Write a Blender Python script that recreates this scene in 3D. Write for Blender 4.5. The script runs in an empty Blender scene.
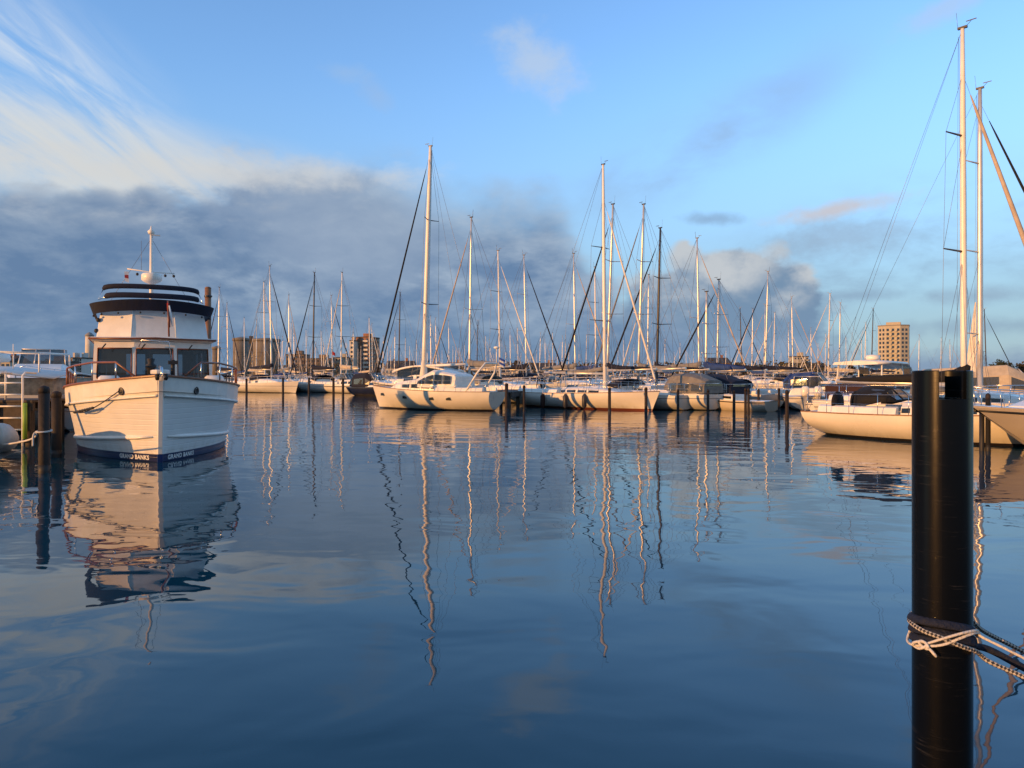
import bpy, bmesh, math, random
from mathutils import Vector, Matrix

SC = bpy.context.scene
COL = SC.collection
R = math.radians
rnd = random.Random(7)

# ------------------------------------------------------------------ camera, sky, sun, exposure
CAM_H, FPX, HOR = 1.88, 742.0, 375.0
cam_d = bpy.data.cameras.new("camera")
cam_d.sensor_width = 36.0
cam_d.lens = FPX / 1024 * 36
cam_d.shift_y = -(384 - HOR) / 1024
cam_d.clip_start, cam_d.clip_end = 0.05, 20000
cam = bpy.data.objects.new("camera", cam_d)
COL.objects.link(cam)
cam.location = (0, 0, CAM_H)
cam.rotation_euler = (R(90), 0, 0)
SC.camera = cam

SUN_AZ, SUN_EL = 235.0, 7.0                       # clockwise from +Y; low evening sun behind the viewer
SKY_STRENGTH, SUN_ENERGY, EXPOSURE = 0.15, 3.5, 0.55
SC.view_settings.view_transform = 'Standard'
SC.view_settings.look = 'None'
SC.view_settings.exposure = EXPOSURE
SC.view_settings.gamma = 1.0
SC.view_settings.use_curve_mapping = False


class X:
    """a shader value with arithmetic, so that node graphs read as formulas"""
    def __init__(s, nt, sock): s.nt, s.k = nt, sock
    def _m(s, op, b=None, c=None, clamp=False):
        n = s.nt.nodes.new('ShaderNodeMath'); n.operation = op; n.use_clamp = clamp
        for i, v in enumerate((s, b, c)):
            if v is None: continue
            if isinstance(v, X): s.nt.links.new(v.k, n.inputs[i])
            else: n.inputs[i].default_value = v
        return X(s.nt, n.outputs[0])
    def __add__(s, o): return s._m('ADD', o)
    def __sub__(s, o): return s._m('SUBTRACT', o)
    def __mul__(s, o): return s._m('MULTIPLY', o)
    def __truediv__(s, o): return s._m('DIVIDE', o)
    def __neg__(s): return s._m('MULTIPLY', -1.0)
    def clamp(s): return s._m('ADD', 0.0, clamp=True)
    def smooth(s, a, b):
        n = s.nt.nodes.new('ShaderNodeMapRange'); n.interpolation_type = 'SMOOTHSTEP'
        s.nt.links.new(s.k, n.inputs[0]); n.inputs[1].default_value = a; n.inputs[2].default_value = b
        return X(s.nt, n.outputs[0])


def vec(nt, x, y, z=0.0):
    n = nt.nodes.new('ShaderNodeCombineXYZ')
    for i, v in enumerate((x, y, z)):
        if isinstance(v, X): nt.links.new(v.k, n.inputs[i])
        else: n.inputs[i].default_value = v
    return n.outputs[0]


def noise(nt, v, scale, detail=4, rough=0.55, dist=0.0):
    n = nt.nodes.new('ShaderNodeTexNoise')
    if v is not None: nt.links.new(v, n.inputs['Vector'])
    n.inputs['Scale'].default_value = scale; n.inputs['Detail'].default_value = detail
    n.inputs['Roughness'].default_value = rough; n.inputs['Distortion'].default_value = dist
    return X(nt, n.outputs['Fac'])


def mixc(nt, fac, a, b):
    n = nt.nodes.new('ShaderNodeMix'); n.data_type = 'RGBA'
    for i, v in ((0, fac), (6, a), (7, b)):
        if isinstance(v, X): nt.links.new(v.k, n.inputs[i])
        elif isinstance(v, bpy.types.NodeSocket): nt.links.new(v, n.inputs[i])
        elif isinstance(v, (int, float)): n.inputs[i].default_value = v
        else: n.inputs[i].default_value = (*v, 1)
    return n.outputs[2]


def azel(px, py):
    az = math.atan((px - 512) / FPX)
    return math.degrees(az), math.degrees(math.atan((HOR - py) / FPX * math.cos(az)))


def build_world():
    w = bpy.data.worlds.new("World"); SC.world = w; w.use_nodes = True
    nt = w.node_tree; nd = nt.nodes
    bg = nd['Background']; bg.inputs[1].default_value = SKY_STRENGTH
    sky = nd.new('ShaderNodeTexSky'); sky.sky_type = 'NISHITA'; sky.sun_disc = False
    sky.sun_elevation = R(SUN_EL); sky.sun_rotation = R(SUN_AZ)
    sky.air_density = 1.0; sky.dust_density = 0.6; sky.ozone_density = 1.5
    tc = nd.new('ShaderNodeTexCoord')
    sp = nd.new('ShaderNodeSeparateXYZ'); nt.links.new(tc.outputs['Generated'], sp.inputs[0])
    x, y, z = (X(nt, sp.outputs[i]) for i in range(3))
    az = x._m('ARCTAN2', y) * 57.29578
    el = z._m('ARCSINE') * 57.29578
    k = 1.0 / (SKY_STRENGTH * 2 ** EXPOSURE)
    c = lambda r, g, b: (r * k, g * k, b * k)
    # clear air: the sky texture, a little deeper and bluer
    mul = nd.new('ShaderNodeMix'); mul.data_type = 'RGBA'; mul.blend_type = 'MULTIPLY'; mul.inputs[0].default_value = 1.0
    nt.links.new(sky.outputs[0], mul.inputs[6]); mul.inputs[7].default_value = (*SKY_TINT, 1)
    col = mul.outputs[2]
    # even blue-grey added to the unseen sky behind the camera, dimming warm fill
    back = y.smooth(0.15, -0.35)
    col = mixc(nt, back, col, c(.27, .39, .54))
    # cloud texture coordinates
    v1 = vec(nt, az, el * 2.2, 3.1)
    big = noise(nt, v1, 0.055, 7, 0.58, 0.3)
    mid = noise(nt, v1, 0.16, 7, 0.6, 0.2)
    fine = noise(nt, vec(nt, az, el * 1.3, 9.0), 0.42, 6, 0.6)

    def blob(px, py, rx, ry, rot=0.0):
        a0, e0 = azel(px, py)
        dx, dy = az - a0, el - e0
        cr, sr = math.cos(R(rot)), math.sin(R(rot))
        u = (dx * cr + dy * sr) / (rx / 13.0)
        v = (dy * cr - dx * sr) / (ry / 13.0)
        return (u * u + v * v)._m('SQRT')

    front = y.smooth(0.0, 0.35)
    # thin grey veils over the blue
    veil = (blob(690, 150, 190, 48, 24).smooth(1.15, 0.2)) * big.smooth(0.36, 0.66)
    col = mixc(nt, veil * 0.75 * front, col, c(.30, .43, .62))
    veil2 = (blob(890, 260, 260, 80, 8).smooth(1.1, 0.2)) * mid.smooth(0.35, 0.68)
    col = mixc(nt, veil2 * 0.65 * front, col, c(.32, .43, .57))
    # warm wash of air near the horizon, away from the sun
    low = el.smooth(23.0, 2.0)
    col = mixc(nt, low * 0.86 * front, col, c(.27, .42, .58))
    # high streaks of cirrus, upper left
    a0, e0 = azel(90, 110)
    dx, dy = az - a0, el - e0
    cr, sr = math.cos(R(-32)), math.sin(R(-32))
    u, v = dx * cr + dy * sr, dy * cr - dx * sr
    streak = noise(nt, vec(nt, u * 0.14, v * 0.75, 1.7), 0.8, 7, 0.62, 0.6)
    cir = (blob(40, 95, 190, 78, -34).smooth(1.2, 0.1)) * streak.smooth(0.30, 0.80)
    col = mixc(nt, cir * 0.8 * front, col, c(.80, .84, .86))
    # luminous cream layer over the bank
    crm = (blob(90, 165, 330, 52, -5).smooth(1.25, 0.25)) * (big * 0.6 + streak * 0.6).smooth(0.36, 0.68)
    col = mixc(nt, crm * 0.9 * front, col, c(.66, .68, .68))
    # small wisps
    for px, py, rx, ry, rot, a, cc in ((536, 62, 58, 32, -25, .6, (.56, .64, .74)), (840, 209, 72, 9, 6, .95, (.58, .58, .64)),
                                       (945, 8, 52, 12, 18, .5, (.50, .58, .66)), (712, 219, 34, 8, -4, .6, (.22, .32, .47)),
                                       (345, 72, 28, 10, 0, .25, (.45, .55, .66)), (378, 95, 22, 16, -40, .3, (.40, .50, .66)),
                                       (835, 240, 70, 22, 0, .55, (.30, .38, .50)), (850, 296, 60, 7, 0, .5, (.22, .31, .45)),
                                       (985, 296, 60, 10, 0, .5, (.25, .33, .46)), (1000, 325, 120, 10, 0, .45, (.22, .31, .45))):
        m = (blob(px, py, rx, ry, rot) + (fine - 0.5) * 1.7).smooth(1.15, 0.0)
        col = mixc(nt, m * a * front, col, c(*cc))
    # heaped cloud to the right of centre
    puff = nd.new('ShaderNodeTexVoronoi'); puff.feature = 'SMOOTH_F1'; puff.inputs['Scale'].default_value = 0.36
    puff.inputs['Smoothness'].default_value = 0.35
    nt.links.new(vec(nt, az + (fine - 0.5) * 2.2, el * 1.2 + (mid - 0.5) * 2.2, 2.0), puff.inputs['Vector'])
    pf = X(nt, puff.outputs['Distance'])
    cum_d = blob(722, 316, 100, 74, 0) + (pf - 0.45) * 0.42 + (fine - 0.5) * 0.4
    cum = cum_d.smooth(1.04, 0.84)
    shade = ((fine - 0.5) * 1.6 + (pf - 0.4) * -0.9 + el.smooth(3.0, 9.0) * 1.0).smooth(0.05, 1.1)
    cumc = mixc(nt, shade, c(.185, .29, .43), c(.54, .58, .62))
    # the long slate bank
    ramp = nd.new('ShaderNodeValToRGB'); ramp.color_ramp.interpolation = 'B_SPLINE'
    pts = [(-400, 178), (0, 188), (90, 184), (150, 190), (230, 170), (330, 160), (400, 170), (455, 205), (520, 186), (560, 196), (592, 270),
           (640, 318), (770, 322), (830, 345), (900, 356), (1500, 352)]
    er = ramp.color_ramp.elements
    while len(er) < len(pts): er.new(0.5)
    for i, (px, py) in enumerate(pts):
        a, e = azel(px, py)
        er[i].position = (a + 60) / 120; er[i].color = (e / 20,) * 3 + (1,)
    nt.links.new(((az + 60) / 120).k, ramp.inputs[0])
    top = X(nt, ramp.outputs[0]) * 20.0
    edge = top - el + (mid - 0.5) * 5.5 + (big - 0.5) * 5.0 + (fine - 0.5) * 1.3 + (pf - 0.45) * -1.2
    soft = az.smooth(-16.0, -6.0) * az.smooth(8.0, 2.0)
    bank = (edge.smooth(-0.6, 1.6) * (soft * -1.0 + 1.0) + edge.smooth(-2.5, 4.0) * soft) * front
    t1 = ((big - 0.5) * 2.0 + (mid - 0.5) * 1.3 + 0.40 + edge.smooth(5.0, 0.0) * 0.30 - az.smooth(-6, -32) * 0.24 + az.smooth(10, 22) * 0.2).smooth(0.0, 1.0)
    eo = vec(nt, az + 0.7, el * 2.2 + 2.0, 3.1)
    emb = ((mid - noise(nt, eo, 0.16, 7, 0.6, 0.2)) * 1.9 + (big - noise(nt, eo, 0.055, 7, 0.58, 0.3)) * 1.2)
    t1 = (t1 + emb * 0.75).clamp()
    bankc = mixc(nt, t1, c(.125, .215, .375), c(.35, .44, .565))
    bankc = mixc(nt, el.smooth(7.0, 0.5) * 0.55, bankc, c(.14, .245, .40))
    col = mixc(nt, cum * front, col, cumc)
    bm = bank * (cum * el.smooth(2.0, 6.0))._m('SUBTRACT', 1.0)._m('MULTIPLY', -1.0)
    col = mixc(nt, bm * 0.95, col, bankc)
    # a paler, smoother slab of the bank, lit from the west
    slab = (blob(335, 232, 150, 66, -14) + (mid - 0.5) * 1.2 + (fine - 0.5) * 0.4).smooth(1.05, 0.3)
    col = mixc(nt, slab * 0.72 * front, col, c(.30, .39, .53))
    lobe = (blob(85, 262, 150, 68, 0) + (pf - 0.45) * 0.5 + (mid - 0.5) * 1.0).smooth(1.05, 0.75)
    col = mixc(nt, lobe * 0.35 * front, col, c(.13, .215, .36))
    # thin pale rags drifting over the bank
    rag = (blob(150, 200, 300, 30, 4).smooth(1.1, 0.1)) * mid.smooth(0.52, 0.74)
    col = mixc(nt, rag * 0.45 * front, col, c(.42, .45, .50))
    rim = (blob(215, 172, 230, 24, 3) + (mid - 0.5) * 1.8 + (fine - 0.5) * .8).smooth(1.0, 0.1)
    col = mixc(nt, rim * 0.7 * front, col, c(.66, .66, .65))
    nt.links.new(col, bg.inputs[0])


SKY_TINT = (1.16, 1.48, 2.0)
build_world()

az, el = R(SUN_AZ), R(SUN_EL)
to_sun = Vector((math.sin(az) * math.cos(el), math.cos(az) * math.cos(el), math.sin(el)))
sun_d = bpy.data.lights.new("sun", 'SUN')
sun_d.energy, sun_d.angle, sun_d.color = SUN_ENERGY, R(0.5), (1.0, 0.47, 0.14)
sun = bpy.data.objects.new("sun", sun_d); COL.objects.link(sun)
sun.rotation_euler = (-to_sun).to_track_quat('-Z', 'Y').to_euler()


# ------------------------------------------------------------------ materials
MATS = {}


def mat(name, color, rough=0.5, metal=0.0, var=0.12, vscale=3.0, bump=0.0, bscale=40.0, **kw):
    if name in MATS: return MATS[name]
    m = bpy.data.materials.new(name); m.use_nodes = True
    nt = m.node_tree; b = nt.nodes['Principled BSDF']
    b.inputs['Roughness'].default_value = rough; b.inputs['Metallic'].default_value = metal
    tc = nt.nodes.new('ShaderNodeTexCoord')
    n = noise(nt, tc.outputs['Object'], vscale, 5, 0.6)
    dark = tuple(ch * (1 - var) for ch in color); lite = tuple(min(1, ch * (1 + var * 0.6)) for ch in color)
    nt.links.new(mixc(nt, n.smooth(0.3, 0.7), dark, lite), b.inputs['Base Color'])
    r = n * 0.15 + (rough - 0.07)
    nt.links.new(r.clamp().k, b.inputs['Roughness'])
    if bump:
        bp = nt.nodes.new('ShaderNodeBump'); bp.inputs['Strength'].default_value = bump; bp.inputs['Distance'].default_value = 0.02
        nt.links.new(noise(nt, tc.outputs['Object'], bscale, 4).k, bp.inputs['Height']); nt.links.new(bp.outputs[0], b.inputs['Normal'])
    for k_, v_ in kw.items(): b.inputs[k_.replace('_', ' ')].default_value = v_
    MATS[name] = m
    return m


def hull_mat(name, color, boot=(0.02, 0.025, 0.05), boot_top=0.06, stripe=None, stripe_z=(0, 0), planks=0.0, rough=0.28):
    """painted hull: antifouling below, boot top, an optional line, faint scribed planks, grime near the water"""
    if name in MATS: return MATS[name]
    m = bpy.data.materials.new(name); m.use_nodes = True
    nt = m.node_tree; b = nt.nodes['Principled BSDF']
    tc = nt.nodes.new('ShaderNodeTexCoord'); sp = nt.nodes.new('ShaderNodeSeparateXYZ'); nt.links.new(tc.outputs['Object'], sp.inputs[0])
    z = X(nt, sp.outputs[2]); x = X(nt, sp.outputs[0])
    n = noise(nt, tc.outputs['Object'], 1.3, 6, 0.6)
    st = noise(nt, vec(nt, x * 2.5, z * 0.5), 2.0, 5, 0.65)
    col = mixc(nt, n.smooth(0.3, 0.75), tuple(c * 0.90 for c in color), color)
    col = mixc(nt, st.smooth(0.56, 0.8) * 0.22, col, (0.42, 0.35, 0.24))
    grime = (z - boot_top).smooth(0.22, 0.0) * st.smooth(0.35, 0.7)
    col = mixc(nt, grime * 0.35, col, (0.30, 0.25, 0.15))
    if stripe:
        f = z._m('GREATER_THAN', stripe_z[0]) * z._m('LESS_THAN', stripe_z[1])
        col = mixc(nt, f, col, stripe)
    col = mixc(nt, z._m('LESS_THAN', boot_top), col, boot)
    nt.links.new(col, b.inputs['Base Color'])
    nt.links.new((n * 0.2 + (rough - 0.08)).k, b.inputs['Roughness'])
    bp = nt.nodes.new('ShaderNodeBump'); bp.inputs['Distance'].default_value = 0.01
    h = noise(nt, tc.outputs['Object'], 1.1, 3) * 0.9
    bp.inputs['Strength'].default_value = 0.18
    if planks:
        g = ((z / planks)._m('FRACT') - 0.5)._m('ABSOLUTE').smooth(0.42, 0.5)
        h = h - g * 1.0
        bp.inputs['Strength'].default_value = 0.5
    nt.links.new(h.k, bp.inputs['Height']); nt.links.new(bp.outputs[0], b.inputs['Normal'])
    MATS[name] = m
    return m


def glass_mat(name, tint=(0.02, 0.03, 0.04), see=0.25):
    if name in MATS: return MATS[name]
    m = bpy.data.materials.new(name); m.use_nodes = True
    nt = m.node_tree; b = nt.nodes['Principled BSDF']
    b.inputs['Base Color'].default_value = (*tint, 1); b.inputs['Roughness'].default_value = 0.04; b.inputs['IOR'].default_value = 1.85
    tr = nt.nodes.new('ShaderNodeBsdfTransparent'); tr.inputs[0].default_value = (0.75, 0.82, 0.85, 1)
    mx = nt.nodes.new('ShaderNodeMixShader'); mx.inputs[0].default_value = see
    nt.links.new(b.outputs[0], mx.inputs[1]); nt.links.new(tr.outputs[0], mx.inputs[2])
    nt.links.new(mx.outputs[0], nt.nodes['Material Output'].inputs[0])
    tc = nt.nodes.new('ShaderNodeTexCoord')
    bp = nt.nodes.new('ShaderNodeBump'); bp.inputs['Strength'].default_value = 0.05
    nt.links.new(noise(nt, tc.outputs['Object'], 0.9, 2).k, bp.inputs['Height']); nt.links.new(bp.outputs[0], b.inputs['Normal'])
    MATS[name] = m
    return m


def M(n):
    return MATS[n]


mat('white_gel', (.78, .76, .71), .3, var=.08)
mat('deck_grey', (.62, .60, .55), .6, var=.15, vscale=6)
mat('teak', (.30, .17, .085), .55, var=.3, vscale=9, bump=.15)
mat('mahogany', (.20, .065, .025), .35, var=.25, vscale=8)
mat('alu', (.70, .68, .64), .38, .55, var=.1)
mat('alu_dark', (.05, .05, .055), .4, .3)
mat('white_paint', (.80, .78, .72), .35, var=.06)
mat('steel', (.72, .72, .72), .22, 1.0, var=.05)
mat('wire', (.22, .22, .23), .4, .6)
mat('navy_cloth', (.004, .007, .024), .85, var=.3, bump=.4, bscale=9)
mat('black_cloth', (.005, .005, .006), .85, var=.3, bump=.4, bscale=9)
mat('blue_cloth', (.014, .05, .20), .8, var=.25, bump=.4, bscale=9)
mat('grey_cloth', (.20, .20, .20), .85, var=.2, bump=.4, bscale=9)
mat('beige_cloth', (.50, .43, .33), .85, var=.15, bump=.4, bscale=9)
mat('brown_cloth', (.19, .18, .165), .85, var=.25, bump=.4, bscale=9)
mat('maroon_cloth', (.03, .009, .008), .85, var=.25, bump=.4, bscale=9)
mat('white_cloth', (.72, .72, .70), .8, var=.07, bump=.2, bscale=5)
mat('sail_white', (.70, .66, .58), .8, var=.12, bump=.25, bscale=7)
mat('sail_tan', (.46, .38, .30), .85, var=.2, bump=.25, bscale=9)
mat('rubber', (.015, .015, .016), .6, var=.3)
mat('fender_dark', (.03, .032, .045), .5, var=.3)
mat('white_rubber', (.55, .54, .51), .55, var=.15, bump=.2, bscale=6)
mat('grey_rubber', (.30, .30, .30), .6, var=.25, bump=.25, bscale=5)
mat('yellow', (.70, .42, .02), .6)
mat('red', (.42, .025, .02), .6)
mat('flag_blue', (.03, .09, .42), .7)
mat('flag_white', (.75, .75, .75), .7)
mat('green_tube', (.24, .40, .05), .5)
mat('rope_white', (.62, .60, .56), .8, bump=.6, bscale=60)
mat('rope_navy', (.004, .010, .034), .8, var=.4, bump=.8, bscale=45)
mat('pile_wood', (.020, .013, .010), .75, var=.5, vscale=6, bump=.6, bscale=14)
mat('jetty_wood', (.055, .042, .033), .8, var=.4, vscale=6, bump=.5, bscale=14)
mat('plank_beige', (.36, .28, .19), .7, var=.35, vscale=5, bump=.3)
mat('brown_steel', (.22, .115, .06), .6, var=.3, vscale=4, bump=.2)
mat('blue_hull_paint', (.015, .04, .17), .3, var=.15)
mat('foliage', (.045, .058, .022), .8, var=.5, vscale=.6)
mat('foliage_brown', (.075, .062, .03), .8, var=.5, vscale=.5)
mat('bark', (.09, .065, .045), .9)
mat('quay_stone', (.18, .16, .14), .85, var=.3, vscale=.4, bump=.3, bscale=2)
mat('shore_ground', (.11, .11, .07), .9, var=.4, vscale=.05)
mat('silo_concrete', (.19, .165, .135), .85, var=.28, vscale=.12)
mat('brick_red', (.29, .135, .075), .85, var=.2, vscale=.6)
mat('brick_brown', (.18, .135, .105), .85, var=.25, vscale=.3)
mat('render_cream', (.46, .42, .33), .8, var=.12, vscale=.2)
mat('render_white', (.60, .56, .50), .8, var=.1, vscale=.2)
mat('roof_dark', (.06, .052, .048), .8, var=.2, vscale=.4)
mat('balcony_grey', (.24, .235, .23), .7)
mat('interior_pale', (.62, .62, .60), .8)
glass_mat('window_glass', (.03, .04, .05), .55); glass_mat('clear_vinyl', (.10, .11, .12), .5)
glass_mat('far_glass', (.03, .04, .05), .0)
glass_mat('cabin_glass', (.012, .016, .02), .30)


def rope_pattern(name):
    m = bpy.data.materials.new(name); m.use_nodes = True
    nt = m.node_tree; b = nt.nodes['Principled BSDF']; b.inputs['Roughness'].default_value = .8
    tc = nt.nodes.new('ShaderNodeTexCoord'); sp = nt.nodes.new('ShaderNodeSeparateXYZ'); nt.links.new(tc.outputs['UV'], sp.inputs[0])
    u, v = X(nt, sp.outputs[0]), X(nt, sp.outputs[1])
    chk = ((u * 38.0 + v * 2.0)._m('FRACT') - 0.5) * ((u * 38.0 - v * 2.0)._m('FRACT') - 0.5)
    nt.links.new(mixc(nt, chk._m('GREATER_THAN', 0.0), (.025, .027, .032), (.42, .40, .36)), b.inputs['Base Color'])
    bp = nt.nodes.new('ShaderNodeBump'); bp.inputs['Strength'].default_value = .8; bp.inputs['Distance'].default_value = .004
    nt.links.new((chk * 4.0)._m('ABSOLUTE').k, bp.inputs['Height']); nt.links.new(bp.outputs[0], b.inputs['Normal'])
    MATS[name] = m
    return m


rope_pattern('rope_fleck')


# ------------------------------------------------------------------ mesh helpers
class MB:
    def __init__(s): s.v, s.f, s.sm, s.uv = [], [], [], {}

    def add(s, verts, faces, smooth=False):
        o = len(s.v); s.v += [tuple(p) for p in verts]
        for f in faces: s.f.append(tuple(i + o for i in f)); s.sm.append(smooth)
        return s

    def box(s, c, d, rot=0.0, taper=1.0, axis=None):
        hx, hy, hz = d[0] / 2, d[1] / 2, d[2] / 2
        p = []
        for z, t in ((-hz, 1.0), (hz, taper)):
            p += [Vector((-hx * t, -hy * t, z)), Vector((hx * t, -hy * t, z)), Vector((hx * t, hy * t, z)), Vector((-hx * t, hy * t, z))]
        mt = Matrix.Rotation(rot, 3, axis or 'Z')
        return s.add([mt @ q + Vector(c) for q in p], [(3, 2, 1, 0), (4, 5, 6, 7), (0, 1, 5, 4), (1, 2, 6, 5), (2, 3, 7, 6), (3, 0, 4, 7)])

    def loft(s, rings, closed=True, caps=True, smooth=True):
        n = len(rings[0]); vs = [p for r in rings for p in r]; fs = []
        for i in range(len(rings) - 1):
            for j in range(n if closed else n - 1):
                k = (j + 1) % n
                fs.append((i * n + j, i * n + k, (i + 1) * n + k, (i + 1) * n + j))
        o = len(s.v); s.add(vs, fs, smooth)
        if caps and closed:
            s.f.append(tuple(o + j for j in reversed(range(n)))); s.sm.append(False)
            s.f.append(tuple(o + (len(rings) - 1) * n + j for j in range(n))); s.sm.append(False)
        return s

    def tube(s, pts, r, n=8, caps=True, squash=1.0, uv=False):
        pts = [Vector(p) for p in pts]; rings = []
        up = Vector((0, 0, 1)); prev = None; run = 0.0; us = []
        for i, p in enumerate(pts):
            t = (pts[min(i + 1, len(pts) - 1)] - pts[max(i - 1, 0)]).normalized()
            if prev is None: a = t.cross(up if abs(t.z) < 0.95 else Vector((1, 0, 0))).normalized()
            else: a = (prev - t * prev.dot(t)).normalized()
            prev = a; b = t.cross(a)
            rr = r[i] if isinstance(r, (list, tuple)) else r
            rings.append([p + (a * math.cos(2 * math.pi * k / n) + b * squash * math.sin(2 * math.pi * k / n)) * rr for k in range(n)])
            if i: run += (p - pts[i - 1]).length
            us.append(run)
        f0 = len(s.f); s.loft(rings, True, caps)
        if uv:
            for i in range(len(pts) - 1):
                for j in range(n):
                    s.uv[f0 + i * n + j] = [(us[i], j / n), (us[i], (j + 1) / n), (us[i + 1], (j + 1) / n), (us[i + 1], j / n)]
        return s

    def lathe(s, prof, n=16, c=(0, 0, 0), axis='Z', smooth=True):
        rings = []
        for r_, h in prof:
            ring = []
            for k in range(n):
                a = 2 * math.pi * k / n
                p = (r_ * math.cos(a), r_ * math.sin(a), h)
                if axis == 'X': p = (p[2], p[0], p[1])
                if axis == 'Y': p = (p[1], p[2], p[0])
                ring.append(Vector(p) + Vector(c))
            rings.append(ring)
        return s.loft(rings, True, True, smooth)

    def ball(s, c, r, n=10, squash=1.0):
        prof = [(max(1e-4, r * math.sin(math.pi * i / n)), -r * squash * math.cos(math.pi * i / n)) for i in range(n + 1)]
        return s.lathe(prof, n * 2, c)

    def prism(s, poly, axis_vec):
        """a planar outline pushed along axis_vec"""
        n = len(poly); a = Vector(axis_vec)
        return s.loft([[Vector(p) for p in poly], [Vector(p) + a for p in poly]], True, True, False)

    def quadplate(s, a, b, c, d, t):
        a, b, c, d = map(Vector, (a, b, c, d)); nrm = (b - a).cross(d - a).normalized() * t
        return s.loft([[a, b, c, d], [a + nrm, b + nrm, c + nrm, d + nrm]], True, True, False)

    def build(s, name, m, parent=None, bevel=0.0, flip=False):
        me = bpy.data.meshes.new(name); me.from_pydata(s.v, [], s.f)
        me.polygons.foreach_set('use_smooth', s.sm)
        if s.uv:
            ul = me.uv_layers.new(name='UVMap')
            for fi, uvs in s.uv.items():
                for li, q in zip(me.polygons[fi].loop_indices, uvs): ul.data[li].uv = q
        bm = bmesh.new(); bm.from_mesh(me); bmesh.ops.recalc_face_normals(bm, faces=bm.faces); bm.to_mesh(me); bm.free()
        o = bpy.data.objects.new(name, me); COL.objects.link(o)
        me.materials.append(m if not isinstance(m, str) else MATS[m])
        if parent is not None: o.parent = parent
        if bevel:
            bv = o.modifiers.new('bevel', 'BEVEL'); bv.width = bevel; bv.segments = 2; bv.limit_method = 'ANGLE'; bv.angle_limit = R(40)
        return o


def tag(o, label=None, cat=None, group=None, kind=None):
    for k_, v_ in (('label', label), ('category', cat), ('group', group), ('kind', kind)):
        if v_: o[k_] = v_
    return o


def empty(name, loc, rz=0.0, label=None, cat=None, group=None):
    o = bpy.data.objects.new(name, None); COL.objects.link(o)
    o.location = loc; o.rotation_euler = (0, 0, rz); o.empty_display_size = 0.2
    return tag(o, label, cat, group)


def copy_tree(o, parent=None):
    c = o.copy(); COL.objects.link(c); c.parent = parent
    for ch in list(o.children): copy_tree(ch, c)
    return c


def at(px, py, Y):
    return Vector(((px - 512) / FPX * Y, Y, CAM_H - (py - HOR) / FPX * Y))


def on_water(px, py):
    Y = CAM_H * FPX / (py - HOR)
    return Vector(((px - 512) / FPX * Y, Y, 0))


def rz_of(hx, hy): return math.atan2(hy, hx)


# ------------------------------------------------------------------ sailing yachts
def hull_fn(L, B, mf, fb_bow, fb_stern, stern_w=0.72, rake=0.5, depth=0.4, counter=0.12):
    """P(u, t): u 0 stern .. 1 bow, t 0 keel .. 1 sheer; port side (+y)"""
    x0 = -(1 - mf) * L

    def bs(u):
        if u < .45: return B / 2 * (stern_w + (1 - stern_w) * math.sin(u / .45 * math.pi / 2))
        w = (u - .45) / .55
        return B / 2 * max(0.0, 1 - w ** 2.1) + 0.012

    def zs(u):
        return fb_stern + (fb_bow - fb_stern) * u ** 1.5 - 0.05 * math.sin(u * math.pi)

    def P(u, t, off=0.0):
        zb = -depth * math.sin(min(1, max(0, (u * 0.93 + 0.07))) * math.pi) ** 0.7 + counter * (1 - u) ** 4
        z = zb + (zs(u) - zb) * t
        kx = 2.6 - 1.1 * u ** 2
        y = bs(u) * (1 - (1 - t) ** kx) + off
        x = x0 + u * L - rake * (1 - t) * u ** 3 + 0.25 * (1 - t) * (1 - u) ** 6
        return Vector((x, y, z))
    return P, bs, zs, x0


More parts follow.
